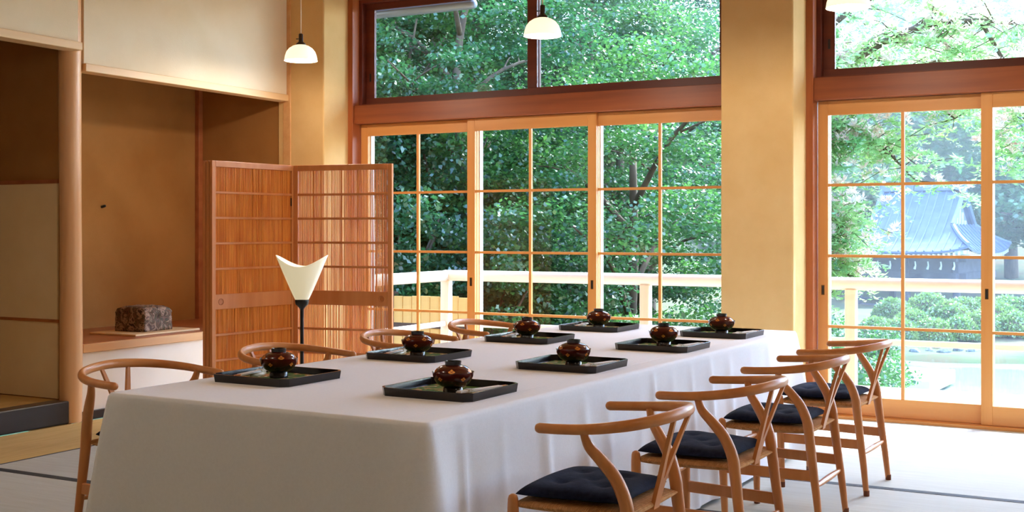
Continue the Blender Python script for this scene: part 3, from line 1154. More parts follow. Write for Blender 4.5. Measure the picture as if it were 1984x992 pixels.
def reeds_mesh(w, h, fw, board, seed, gap):
    rs = random.Random(seed)
    m = MB()
    spans = [(board[1], h - .042, 0), (.06, board[0], 1)]
    for za, zb, low in spans:
        x = fw + .002
        while x < w - fw - .004:
            r = rs.uniform(.0019, .0034)
            dx = rs.uniform(-.0022, .0022)
            m.tube([(x + r, rs.uniform(-.001, .001), za), (x + r + dx * .5, 0, (za + zb) / 2), (x + r + dx, rs.uniform(-.001, .001), zb)], [r, r * .96, r * .9], 5, up=(0, 1, 0), cap='flat')
            x += 2 * r + (rs.uniform(0, .0004) if rs.random() < .9 - gap else rs.uniform(.001, .0034))
    return m.mesh('reed_infill', REED)


SH = 1.80
scr = empty('folding_screen', (-5.68, 7.09, 0))
tag(scr, 'wood framed folding screen filled with amber reeds standing in the corner', 'screen')
PW = .81
pan, board, fw = screen_panel(PW, SH, 0)
A = Vector((-5.76, 6.29))
B = Vector((-5.68, 7.09))
C = Vector((-4.88, 7.21))


def place_panel(p0, p1, off, seed, gap, facing):
    d = (p1 - p0).normalized()
    ang = math.atan2(d.y, d.x)
    nrm = Vector((-d.y, d.x)) * off
    e = empty('screen_panel', (p0.x + nrm.x - scr.location.x, p0.y + nrm.y - scr.location.y, .004), ang)
    e.parent = scr
    for nm, me in pan:
        put(nm, me, e)
    r = put('reed_infill', reeds_mesh(PW, SH, fw, board, seed, gap), e)
    r['kind'] = 'stuff'
    for s in (-1, 1):
        xx = .085 if facing == 'l' else PW - .085
        m = MB().lathe([(.024, 0), (.024, .003), (.019, .003), (.017, .0005), (.0, .0005)], 24)
        m.v = [(v[0] + xx, s * (.010 + v[2]), v[1] + (board[0] + board[1]) / 2) for v in m.v]
        m.build('round_pull', PULLWOOD, e, smooth=True, angle=40)
    return e


place_panel(A, B, 0, 1, .10, 'l')
place_panel(B + Vector((.012, .0)), C, 0, 2, .42, 'r')
place_panel(A, B, .034, 3, .1, 'l')
place_panel(A, B, .068, 4, .1, 'l')
for zz in (.3, .9, 1.5):
    box('hinge', BLACKMETAL, -.008, .010, -.03, -.012, zz, zz + .06, scr)

# ------------------------------------------------------------------ floor lamp
LP = at(585, 583, 7.15)
lamp = empty('floor_lamp', (LP.x, LP.y, 0))
tag(lamp, 'lit floor lamp with a white paper cone shade on a black pole', 'lamp')
zb = LP.z
MB().lathe([(.13, 0), (.13, .008), (.12, .014), (.02, .02), (.012, .03)], 36).build('base', BLACKMETAL, lamp, smooth=True, angle=50)
MB().tube([(0, 0, .02), (0, 0, zb - .04)], .011, 14, up=(1, 0, 0), cap='flat').build('pole', BLACKMETAL, lamp, smooth=True, angle=50)
MB().lathe([(.011, zb - .05), (.018, zb - .04), (.038, zb - .02), (.042, zb - .002), (.040, zb + .012)], 28).build('shade_holder', BLACKMETAL, lamp, smooth=True, angle=60)
m = MB()
nth_, nh = 64, 16
cu = Vector((math.cos(YAW), math.sin(YAW)))      # horns point sideways as seen from the table
for i in range(nh + 1):
    for k in range(nth_):
        a = 2 * math.pi * k / nth_
        c2 = math.cos(a) ** 2
        top = .208 + .068 * (abs(math.cos(a)) ** 2.2)
        h = top * i / nh
        rx = .034 + .121 * (h / .276) ** .93
        ry = .034 + .095 * (h / .276) ** .93
        X_, Y_ = rx * math.cos(a), ry * math.sin(a)
        m.v.append((X_ * cu.x - Y_ * cu.y, X_ * cu.y + Y_ * cu.x, zb + h))
for i in range(nh):
    for k in range(nth_):
        a, b = i * nth_ + k, i * nth_ + (k + 1) % nth_
        m.f.append((a, b, b + nth_, a + nth_))
shade = m.build('lamp_shade', PAPERGLOW, lamp, smooth=True)
sm = shade.modifiers.new('thickness', 'SOLIDIFY')
sm.thickness = .002
MB().lathe([(.008, 0), (.02, .02), (.026, .045), (.018, .066), (.002, .074)], 20, (0, 0, zb + .012)).build('bulb', BULB, lamp, smooth=True)
ll = bpy.data.objects.new('lamp_light', bpy.data.lights.new('lamp_light', 'POINT'))
COL.objects.link(ll)
ll.parent = lamp
ll.location = (0, 0, zb + .13)
ll.data.energy = 5
ll.data.color = (1, .80, .52)
ll.data.shadow_soft_size = .03

# ------------------------------------------------------------------ pendant lamps
PENDANT_W = 23
shade_p = [(.030, .128), (.034, .120), (.060, .112), (.088, .094), (.108, .068), (.119, .036), (.1245, .004), (.1255, 0), (.1225, 0), (.1165, .036), (.105, .066), (.085, .091), (.058, .109), (.030, .117)]
PSH = MB().lathe(shade_p, 48, top=False, bottom=False).mesh('lamp_shade', OPAL, smooth=True, angle=70)
PHO = MB().lathe([(.036, .118), (.038, .124), (.034, .132), (.020, .142), (.017, .150), (.017, .200), (.013, .205)], 28).mesh('socket', BAKELITE, smooth=True, angle=50)
PKE = MB().tube([(-.016, 0, .168), (-.034, 0, .168)], .0035, 8).lathe([(.0, -.004), (.007, -.003), (.007, .003), (.0, .004)], 14, (-.037, 0, .168)).mesh('switch_key', BAKELITE, smooth=True, angle=50)
PBU = MB().lathe([(.012, .118), (.016, .10), (.027, .075), (.028, .055), (.018, .036), (.002, .030)], 24).mesh('bulb', BULB, smooth=True)
PZ = 2.60
for i, (x, y) in enumerate([(-5.679, 7.18), (-3.551, 7.02), (-1.55, 6.957), (.50, 6.95), (2.55, 6.95), (-5.679, 2.72), (-3.551, 2.72), (-1.55, 2.72), (.50, 2.72)]):  # after the first three: unseen lamps added to brighten the room
    p = empty('pendant_lamp', (x, y, PZ))
    lab = ['lit white glass pendant lamp hanging before the alcove corner', 'lit white glass pendant lamp hanging over the far end of the table',
           'lit white glass pendant lamp hanging before the plaster column and garden doors', 'added unseen white glass pendant lamp beyond the table, extending the row for light', 'added unseen white glass pendant lamp near the side wall, extending the row for light'][i] if i < 5 else 'added unseen pendant lamp in the row away from the windows, brightening the room'
    tag(p, lab, 'lamp', 'pendant lamps hung in a row along the windows' if i < 5 else 'added fill pendant lamps away from the windows')
    put('lamp_shade', PSH, p)
    so = put('socket', PHO, p)
    put('switch_key', PKE, so)
    put('bulb', PBU, p)
    MB().tube([(0, 0, .2), (0, 0, CEIL - PZ - .02)], .0042, 8, up=(1, 0, 0), cap='flat').build('cord', CORD, p, smooth=True)
    MB().lathe([(.05, CEIL - PZ - .03), (.05, CEIL - PZ)], 20).build('ceiling_rose', BAKELITE, p)
    l = bpy.data.objects.new('pendant_light', bpy.data.lights.new('pendant_light', 'POINT'))
    COL.objects.link(l)
    l.parent = p
    l.location = (0, 0, .012)
    l.data.energy = PENDANT_W if y > 5 else 9  # the added row nearer the camera gives a weaker fill
    l.data.color = (1, .90, .77)
    l.data.shadow_soft_size = .03

# ------------------------------------------------------------------ alcove stone
PS = world_on_z(287, 640, .535)
st = empty('alcove_stone', (-6.88, 6.80, .548), R(60))
bmx = bmesh.new()
bmesh.ops.create_cube(bmx, size=1)
bmesh.ops.subdivide_edges(bmx, edges=bmx.edges[:], cuts=12, use_grid_fill=True)
from mathutils import noise as mnoise
for v in bmx.verts:
    x, y, z = v.co
    tz = z + .5
    k = 1 - .10 * max(0, (tz - .72) / .28) ** 1.5
    p = Vector((x * .29 * k, y * .31 * k, tz * .190))
    nz = mnoise.noise(p * 14) * .010 + mnoise.noise(p * 34) * .006
    if tz > .02:
        dirv = Vector((x, y, z * .6)).normalized()
        p += dirv * nz
        if tz > .8:
            p.z -= .03 * max(0, abs(x) * 2 - .55) + .02 * max(0, abs(y) * 2 - .6)
    v.co = p
me = bpy.data.meshes.new('alcove_stone')
bmx.to_mesh(me)
bmx.free()
me.materials.append(ROCK)
me.polygons.foreach_set('use_smooth', [True] * len(me.polygons))
bpy.data.objects.remove(st)
st = put('alcove_stone', me, None, (-6.91, 6.80, .545), R(3))
tag(st, 'rough brown stone block with mossy top on a pale board in the alcove', 'stone')
bd = MB().prism([(-.24, -.34), (.24, -.34), (.24, .34), (-.24, .34)], 0, .014).build('display_board', TRIMWOOD, bevel=.003, loc=(-6.89, 6.80, .5305))
tag(bd, 'thin pale display board under the alcove stone', 'board')

# GARDEN ------------------------------------------------------------ ground and pond
POND = -2.05


def sstep(a, b, x):
    t = min(1, max(0, (x - a) / (b - a)))
    return t * t * (3 - 2 * t)


def gz(x, y):
    u = -x - .27 * y - 1.5
    hill = min(11, max(0, u) * .95) * sstep(10.5, 14.5, y)
    z = -1.9 + hill
    # pond basin in front of the pavilion
    basin = sstep(-9.5, -7.2, x + .10 * (y - 20)) * sstep(11.5, 13.5, y) * (1 - sstep(31.2, 32.6, y + .4 * math.sin(x * .9)))
    z -= .9 * basin
    z += .5 * sstep(32.5, 38, y) + 7 * sstep(58, 90, y)
    z += .08 * math.sin(x * 1.7) * math.cos(y * 1.3)
    return z


def terrain():
    m = MB()
    xs = np.linspace(-70, 45, 116)
    ys = np.concatenate([np.linspace(8.8, 45, 74), np.linspace(46, 130, 43)])
    for y in ys:
        for x in xs:
            m.v.append((x, y, gz(x, y)))
    n = len(xs)
    for j in range(len(ys) - 1):
        for i in range(n - 1):
            a = j * n + i
            m.f.append((a, a + 1, a + n + 1, a + n))
    return m.build('ground', SOIL, smooth=True)


struct(terrain(), 'mossy garden slope and pond basin')
pw = MB()
pw.v = [(-9.5, 11.5, POND), (14, 11.5, POND), (14, 33.5, POND), (-9.5, 33.5, POND)]
pw.f = [(0, 1, 2, 3)]
struct(pw.build('pond_water', WATER), 'pale green garden pond')


# ------------------------------------------------------------------ foliage helpers
def mesh_np(name, V, F, m):
    """V (n,3), F (k,4) quads"""
    me = bpy.data.meshes.new(name)
    me.vertices.add(len(V))
    me.vertices.foreach_set('co', V.astype(np.float32).ravel())
    k = len(F)
    me.loops.add(k * 4)
    me.loops.foreach_set('vertex_index', F.astype(np.int32).ravel())
    me.polygons.add(k)
    me.polygons.foreach_set('loop_start', np.arange(0, k * 4, 4, dtype=np.int32))
    me.materials.append(m)
    me.update(calc_edges=True)
    me.validate()
    return me


def leaves(P, size, up=1.0, aspect=.8, r=rng, droop=.0, direction=None):
    """one folded rhombus leaf for each point"""
    n = len(P)
    nrm = r.normal(size=(n, 3)) * .55
    nrm[:, 2] += up
    nrm /= np.linalg.norm(nrm, axis=1, keepdims=True)
    a = r.normal(size=(n, 3)) if direction is None else direction + r.normal(size=(n, 3)) * .25
    a -= nrm * (a * nrm).sum(1, keepdims=True)
    a /= np.linalg.norm(a, axis=1, keepdims=True)
    b = np.cross(nrm, a)
    L = size * r.uniform(.7, 1.3, (n, 1))
    W = L * aspect
    V = np.stack([P, P + a * L * .45 + b * W * .5 - nrm * L * .12, P + a * L - nrm * L * droop, P + a * L * .45 - b * W * .5 - nrm * L * .12], 1).reshape(-1, 3)
    F = np.arange(n * 4).reshape(-1, 4)
    return V, F


def blobs(centers, radii, n, flat, r=rng, shell=.0):
    """n random points in each flattened blob"""
    out = []
    for c, rad in zip(centers, radii):
        q = r.normal(size=(n, 3))
        q /= np.linalg.norm(q, axis=1, keepdims=True)
        rr = r.uniform(shell, 1, (n, 1)) ** (1 / 2.2)
        q = q * rr * rad
        q[:, 2] *= flat
        out.append(q + c)
    return np.concatenate(out)


def tree_meshes(seed, H, CR, z0, n_limb=5, n_clu=70, n_leaf=260, clu=.55, flat=.28, leaf=.065, lm=None, trunk_r=.12, lean=(0, 0), name='tree'):
    """trunk with limbs and twigs (one mesh) + foliage (one mesh). Crown from z0 to H, radius CR."""
    r = np.random.default_rng(seed)
    rs = random.Random(seed)
    wood_ = MB()
    top = np.array([lean[0], lean[1], H * .72])
    tr = smooth_path([(0, 0, -.4), (lean[0] * .2 + rs.uniform(-.1, .1), lean[1] * .2, H * .22), (lean[0] * .55, lean[1] * .55 + rs.uniform(-.1, .1), H * .48), tuple(top)], 4)
    wood_.tube([tuple(p) for p in tr], list(np.linspace(trunk_r, trunk_r * .4, len(tr))), 9, up=(1, 0, 0), cap='flat')
    ends = []
    for i in range(n_limb):
        t = .28 + .62 * i / max(1, n_limb - 1)
        p0 = tr[min(len(tr) - 1, int(t * (len(tr) - 1)))]
        a = i * 2.4 + rs.uniform(-.4, .4)
        ln = CR * rs.uniform(.75, 1.0)
        zt = z0 + (H - z0) * (.25 + .7 * i / n_limb) + rs.uniform(-.2, .2)
        p3 = np.array([p0[0] + math.cos(a) * ln, p0[1] + math.sin(a) * ln, zt])
        p1 = p0 * .6 + p3 * .4 + np.array([0, 0, .12 * ln])
        lp = smooth_path([p0, p1, p3], 4)
        wood_.tube([tuple(p) for p in lp], list(np.linspace(trunk_r * .42, trunk_r * .1, len(lp))), 7, up=(0, 0, 1), cap='flat')
        for k in range(4):
            q0 = lp[int((.35 + .16 * k) * (len(lp) - 1))]
            a2 = a + rs.choice((-1, 1)) * rs.uniform(.5, 1.2)
            q1 = q0 + np.array([math.cos(a2), math.sin(a2), rs.uniform(.0, .5)]) * ln * rs.uniform(.3, .5)
            tp = smooth_path([q0, (q0 + q1) / 2 + np.array([0, 0, .06]), q1], 3)
            wood_.tube([tuple(p) for p in tp], list(np.linspace(trunk_r * .16, trunk_r * .05, len(tp))), 5, cap='flat')
            ends.append(q1)
    # clusters in the crown ellipsoid, biased outwards, plus one at each twig end
    zc, hz = (H + z0) / 2, (H - z0) / 2
    q = r.normal(size=(n_clu, 3))
    q /= np.linalg.norm(q, axis=1, keepdims=True)
    q *= r.uniform(.25, 1, (n_clu, 1)) ** .5
    cen = q * np.array([CR, CR, hz]) + np.array([lean[0] * .7, lean[1] * .7, zc])
    cen = np.concatenate([cen, np.array(ends)])
    rad = r.uniform(.7, 1.3, len(cen)) * clu
    P = blobs(cen, rad, n_leaf, flat, r)
    V, F = leaves(P, leaf, 1.1, .8, r, droop=.15)
    return wood_.mesh('trunk', BARK, smooth=True), mesh_np('foliage', V, F, lm)


def plant(name, meshes, x, y, label, cat='tree', group=None, rz=0, s=1.0, dz=0, parts=('trunk', 'foliage')):
    e = empty(name, (x, y, gz(x, y) + dz), rz)
    e.scale = (s, s, s)
    tag(e, label, cat, group)
    for nm, me in zip(parts, meshes):
        o = put(nm, me, e)
        if nm in ('foliage', 'blossoms'):
            o['kind'] = 'stuff'
    return e


# ------------------------------------------------------------------ maples on the slope (left windows)
M1 = tree_meshes(1, 6.2, 2.6, .6, 6, 90, 330, .62, .26, .062, LEAF_MAPLE, .12)
M2 = tree_meshes(2, 5.6, 2.4, .3, 6, 95, 330, .58, .24, .060, LEAF_MAPLE2, .10, lean=(.5, -.3))
M3 = tree_meshes(3, 7.6, 3.0, 1.0, 7, 110, 330, .72, .26, .070, LEAF_MAPLE2, .16, lean=(-.4, .2))
SPOTS = [(M1, -6.3, 15.2, .3, 1.0, 'sunlit green maple just beyond the veranda corner post'), (M2, -8.6, 14.2, 2.1, 1.0, 'deep green maple rising behind the honey coloured fence'),
         (M2, -6.9, 17.6, 4.0, .9, 'green maple standing beside the pond edge'), (M3, -10.6, 17.4, 1.0, 1.0, 'tall dark maple on the slope behind the fence maple'),
         (M1, -8.3, 19.6, 2.6, 1.1, 'maple on the slope filling the middle sliding door'), (M3, -9.0, 22.5, 5.0, 1.0, 'tall maple up the slope behind the pond edge maple'),
         (M3, -12.6, 21.5, 3.3, 1.15, 'tall dark maple high on the slope'), (M1, -11.4, 25.0, .9, 1.25, 'spreading maple high on the slope behind the others'),
         (M2, -14.8, 18.2, 5.4, 1.2, 'dark maple at the far side of the slope'), (M3, -12.2, 29.0, 2.2, 1.2, 'tall tree closing the view behind the slope maples'),
         (M1, -13.5, 27.5, 4.4, 1.3, 'broad maple on the crest of the slope')]
for k, (ms, x, y, rz, s, lab) in enumerate(SPOTS):
    plant('maple_tree', ms, x, y, lab, 'tree', 'maples on the garden slope', rz, s)
# low shrubs under the railing
SHR = []
for k in range(2):
    r = np.random.default_rng(40 + k)
    q = r.normal(size=(46, 3))
    q /= np.linalg.norm(q, axis=1, keepdims=True)
    cen = q * np.array([.95, .8, .75]) * r.uniform(.4, 1, (46, 1)) ** .4 + np.array([0, 0, .85])
    P = blobs(cen, r.uniform(.22, .4, 46), 240, .6, r)
    V, F = leaves(P, .055, .8, .7, r)
    st_ = MB()
    for i in range(5):
        a = i * 1.3
        st_.tube([(0, 0, -.1), (math.cos(a) * .2, math.sin(a) * .2, .5), (math.cos(a) * .55, math.sin(a) * .5, 1.1)], [.03, .02, .008], 6, up=(1, 0, 0), cap='flat')
    SHR.append((st_.mesh('stems', BARK, smooth=True), mesh_np('foliage', V, F, LEAF_MAPLE2 if k == 0 else LEAF_MAPLE)))
for k, (x, y, s, v, lab) in enumerate([(-5.4, 12.6, 1.15, 0, 'dark leafy shrub below the railing beside the fence end'), (-4.3, 13.0, 1.2, 1, 'green leafy shrub below the railing at the middle door'),
                                       (-6.4, 13.8, 1.25, 0, 'dark shrub between fence and maple trunks'), (-3.6, 14.4, 1.3, 1, 'leafy shrub below the railing near the plaster column'),
                                       (-5.0, 14.6, 1.3, 0, 'bushy shrub behind the railing shrubs'),
        (-8.3, 12.5, 1.3, 0, 'dark shrub on the slope directly behind the fence'), (-7.3, 12.7, 1.2, 1, 'green shrub on the slope behind the fence end'), (-9.4, 13.0, 1.4, 0, 'dark shrub on the slope behind the dark fence post'),
        (-8.4, 13.6, 1.4, 1, 'large shrub higher on the slope behind the fence'), (-7.4, 14.0, 1.4, 0, 'large dark shrub under the slope maples'), (-9.8, 14.6, 1.5, 1, 'large shrub under the fence maple')]):
    plant('garden_shrub', SHR[v], x, y, lab, 'shrub', 'shrubs below the railing', k * 1.7, s, dz=.35, parts=('stems', 'foliage'))

# fence beyond the veranda corner
fx0, fx1, fy = -7.64, -6.66, 11.35
fen = empty('board_fence', (fx0, fy, gz(fx0, fy)))
tag(fen, 'low honey coloured board fence beyond the veranda corner', 'fence')
fb = gz(fx0, fy)
nb = 8
bw = (fx1 - fx0) / nb
bme = MB().box(-bw / 2 + .003, bw / 2 - .003, -.01, .01, -1.2, .58 - fb).mesh('board', FENCEWOOD, bevel=.002)
for i in range(nb):
    put('board', bme, fen, (bw * (i + .5), random.uniform(-.003, .003), random.uniform(-.012, .012)))
for xx in (-.06,):
    box('post', FENCEPOST, xx - .06, xx + .05, -.03, .11, -1.2, .62 - fb, fen, bevel=.004)
for zz in (.25, .62):
    box('fence_rail', FENCEPOST, 0, fx1 - fx0, -.03, -.012, zz - fb - .4, zz - fb - .35, fen)

# ------------------------------------------------------------------ silk tree with pale blossoms (right windows)
def silk_tree(seed, base, limbs):
    r = np.random.default_rng(seed)
    rs = random.Random(seed)
    wd = MB()
    tips = []
    for path, r0 in limbs:
        lp = smooth_path([p - base for p in path], 6)
        wd.tube([tuple(p) for p in lp], list(np.linspace(r0, r0 * .2, len(lp))), 8, cap='flat')
        for i, p in enumerate(lp):
            if i < len(lp) * .12 or r0 > .1:
                continue
            for k in range(3):
                a = rs.uniform(0, 6.28)
                l_ = rs.uniform(.25, .75)
                q = p + np.array([math.cos(a) * l_, math.sin(a) * l_, rs.uniform(-.28, .3)])
                m_ = (p + q) / 2 + np.array([0, 0, .06])
                wd.tube([tuple(p), tuple(m_), tuple(q)], [r0 * .16, r0 * .1, .004], 4, cap='flat')
                tips += [m_, q]
    tips = np.array(tips)
    Vs, Ds = [], []
    # fronds: leaflets along a drooping midrib
    for t in tips:
        for k in range(2):
            a = rs.uniform(0, 6.28)
            L = rs.uniform(.22, .42)
            d = np.array([math.cos(a), math.sin(a), rs.uniform(-.25, .25)])
            sd_ = np.array([-math.sin(a), math.cos(a), 0])
            for i in range(9):
                s_ = (i + .5) / 9
                p = t + d * L * s_ - np.array([0, 0, .20 * L * s_ * s_ * 2])
                for q in (-1, 1):
                    Vs.append(p)
                    Ds.append(sd_ * q + d * .5)
    V, F = leaves(np.array(Vs), .085, 1.0, .36, r, direction=np.array(Ds))
    fol = mesh_np('foliage', V, F, LEAF_SILK)
    # blossoms: tufts of fine filaments
    B = tips[r.permutation(len(tips))[:int(len(tips) * .55)]]
    Vb, Db = [], []
    for b in B:
        b = b + np.array([0, 0, rs.uniform(.03, .12)])
        for k in range(3):
            c = b + r.normal(size=3) * .05
            for i in range(16):
                d = r.normal(size=3)
                d[2] = abs(d[2]) + .3
                Vb.append(c)
                Db.append(d)
    V, F = leaves(np.array(Vb), .09, .2, .22, r, direction=np.array(Db))
    return wd.mesh('trunk', BARK, smooth=True), fol, mesh_np('blossoms', V, F, BLOSSOM)


def pp_(*q):
    return [np.array(at(*a)) for a in q]


bx = at(1500, 446, 15.5)
base = np.array([bx.x, bx.y, gz(bx.x, bx.y)])
crown = np.array(at(1500, 150, 15.5))
trunk = [base + np.array([0, 0, -.3]), base * .5 + crown * .5 + np.array([.2, .1, 0]), crown]
limbs = [(trunk, .16),
         ([crown * .8 + base * .2] + pp_((1620, 150, 15.2), (1760, 60, 14.8), (1900, 40, 14.4), (2060, 60, 14.2)), .07),
         ([crown * .7 + base * .3] + pp_((1600, 200, 15.6), (1690, 165, 15.4), (1780, 180, 15.2), (1850, 230, 15.0)), .05),
         ([crown * .7 + base * .3] + pp_((1590, 270, 15.8), (1640, 270, 15.7), (1700, 280, 15.6), (1775, 350, 15.6)), .045),
         ([crown * .95 + base * .05] + pp_((1600, 60, 15.6), (1720, -20, 15.8), (1850, -60, 16.0)), .06),
         ([crown * .9 + base * .1] + pp_((1640, 110, 16.2), (1760, 130, 16.4), (1880, 110, 16.6), (1990, 170, 16.6)), .05),
         ([crown * .5 + base * .5] + pp_((1560, 400, 15.8), (1610, 420, 15.6), (1640, 460, 15.5)), .04),
         ([crown * .4 + base * .6] + pp_((1560, 480, 15.9), (1610, 500, 15.8), (1650, 540, 15.6)), .035),
         (pp_((1900, 40, 14.4), (1960, 150, 14.4), (1990, 250, 14.5), (2010, 310, 14.5)), .03)]
sk = silk_tree(9, base, limbs)
plant('silk_tree', sk, base[0], base[1], 'sunlit silk tree with feathery leaves and pale pink blossoms over the pond', 'tree', None, 0, 1.0, parts=('trunk', 'foliage', 'blossoms'))
# leafy shrub at the near bank, below the silk tree
q = at(1630, 640, 17)
plant('garden_shrub', SHR[1], q.x, q.y, 'bright green shrub beside the pale stone landing', 'shrub', 'shrubs below the railing', 1.0, 1.05, dz=.75, parts=('stems', 'foliage'))
q = at(1612, 610, 19)
plant('garden_shrub', SHR[1], q.x, q.y, 'bright green shrub left of the stone landing under the silk tree', 'shrub', 'shrubs below the railing', 3.0, 1.2, dz=.9, parts=('stems', 'foliage'))

# ------------------------------------------------------------------ far trees behind the pavilion
T1 = tree_meshes(21, 11, 4.6, 1.0, 6, 120, 150, 1.1, .55, .26, LEAF_FAR, .3)
T2 = tree_meshes(22, 14, 5.2, 1.5, 6, 140, 150, 1.2, .6, .28, LEAF_FAR, .35)
far = [(T2, at(1640, 446, 56), 'pale hazy tree behind the pavilion roof'), (T1, at(1790, 446, 62), 'pale tree behind the pavilion ridge'), (T2, at(1960, 446, 58), 'broad pale tree right of the pavilion'),
       (T1, at(2150, 446, 46), 'rounded tree beside the pavilion'), (T1, at(2080, 446, 50), 'pale tree beyond the rounded tree'), (T2, at(1560, 446, 66), 'tall pale tree at the far end of the pond'), (T2, at(1860, 446, 78), 'distant tree on the rise behind the pavilion'),
       (T2, at(1720, 446, 82), 'distant tree on the rise left of the ridge'), (T1, at(1480, 446, 50), 'tree at the far bank behind the maples'), (T2, at(2010, 446, 84), 'distant tree on the rise at the pond end')]
for k, (ms, p, lab) in enumerate(far):
    plant('garden_tree', ms, p.x, p.y, lab, 'tree', 'trees around the pavilion', k * 1.1, 1.0)

# clipped azaleas and stones on the far bank
AZ = []
for k in range(2):
    r = np.random.default_rng(60 + k)
    n = 5200
    q = r.normal(size=(n, 3))
    q[:, 2] = abs(q[:, 2])
    q /= np.linalg.norm(q, axis=1, keepdims=True)
    P = q * np.array([.62, .6, .62]) * r.uniform(.86, 1.03, (n, 1))
    V, F = leaves(P, .075, .2, .7, r)
    core = MB().lathe([(.45, 0), (.55, .15), (.48, .36), (.3, .5), (.02, .55)], 16)
    AZ.append((core.mesh('stems', BARK, smooth=True), mesh_np('foliage', V, F, LEAF_SHRUB)))
azs = [(1700, 33.2, 1.0), (1742, 33.0, .95), (1768, 34.6, 1.0), (1800, 36.8, 1.15), (1806, 33.0, 1.0), (1838, 34.8, 1.1), (1862, 33.1, .95), (1864, 36.6, 1.1), (1895, 36.9, 1.05), (1902, 33.3, 1.0),
       (1932, 34.2, 1.1), (1966, 33.2, 1.05), (1950, 36.4, 1.15), (1990, 35.0, 1.15), (1730, 36.5, 1.0)]
for k, (px, d, s) in enumerate(azs):
    p = at(px, 640, d)
    e = plant('clipped_azalea', AZ[k % 2], p.x, p.y, 'round clipped azalea on the far pond bank', 'shrub', 'clipped azaleas on the far pond bank', k * .9, s, parts=('stems', 'foliage'))
rsn = random.Random(8)
STN = []
for k in range(3):
    b2 = bmesh.new()
    bmesh.ops.create_icosphere(b2, subdivisions=2, radius=1)
    for v in b2.verts:
        v.co *= 1 + .28 * mnoise.noise(v.co * 1.3 + Vector((k * 5, 0, 0)))
        v.co.z *= .7
    me = bpy.data.meshes.new('bank_stone')
    b2.to_mesh(me)
    b2.free()
    me.materials.append(STONE)
    STN.append(me)
for k in range(13):
    px = 1660 + k * 28
    p = at(px, 680, 31.6 + .25 * (k % 2))
    o = put('bank_stone', STN[k % 3], None, (p.x, p.y, POND + .06), rsn.uniform(0, 6))
    o.scale = (rsn.uniform(.15, .19),) * 2 + (rsn.uniform(.26, .38),)
    tag(o, 'grey boulder at the waterline of the far pond bank', 'stone', 'boulders along the far pond bank')

# pale stone landing in the pond
a_, b_ = at(1560, 712, 26.5), at(1818, 742, 24.5)
sl = empty('stone_landing', (-4.6, 25.2, POND - .4), R(-4))
tag(sl, 'long pale granite landing slab at the edge of the pond', 'slab')
p1 = world_on_z(1817, 728, -1.72)
box('slab', PALESTONE, -5.0, p1.x + 4.6, p1.y - 25.2 - .9, p1.y - 25.2 + 1.4, .45, -1.72 + 2.45, sl, bevel=.02)
box('footing', STONE, -5.0, p1.x + 4.4, p1.y - 25.2 - .7, p1.y - 25.2 + 1.2, -.3, .45, sl)


# ------------------------------------------------------------------ pavilion with hipped gable roof
pc = at(1788, 446, 44)
tem = empty('garden_pavilion', (pc.x, pc.y, -1.98), R(-9))
tag(tem, 'open timber pavilion with a blue grey hipped gable roof across the pond', 'pavilion')
AX, BY, GX = 2.40, 2.6, 1.45
EZ, RZ, SG = 2.55, 4.78, .52


def zprof(s):
    return EZ + (RZ - EZ) * (.62 * s + .38 * s * s)


def rp(u, s, side):
    """front/back slope: u -1..1 along the eave, s 0 eave .. 1 ridge"""
    ex = AX - (AX - GX) * min(1, s / SG)
    x = u * ex
    y = BY * (1 - s)
    z = zprof(s) + .22 * abs(u) ** 4 * (1 - min(1, s / SG)) ** 1.5
    return (x, -y * side, z)


def rq(u, s, side):
    """end skirt: s 0..SG"""
    x = AX - (AX - GX) * (s / SG)
    y = u * BY * (1 - s)
    z = zprof(s) + .22 * abs(u) ** 4 * (1 - s / SG) ** 1.5
    return (x * side, y, z)


def sheet(fn, side, s1, nu=14, ns=10, th=.07):
    m = MB()
    for lay in (0, 1):
        b0 = len(m.v)
        for j in range(ns + 1):
            for i in range(nu + 1):
                p = fn(-1 + 2 * i / nu, s1 * j / ns, side)
                m.v.append((p[0], p[1], p[2] - lay * th))
        for j in range(ns):
            for i in range(nu):
                a = b0 + j * (nu + 1) + i
                m.f.append((a, a + 1, a + nu + 2, a + nu + 1))
    n1 = (nu + 1) * (ns + 1)
    for i in range(nu):
        m.f.append((i, i + 1, n1 + i + 1, n1 + i))
    return m


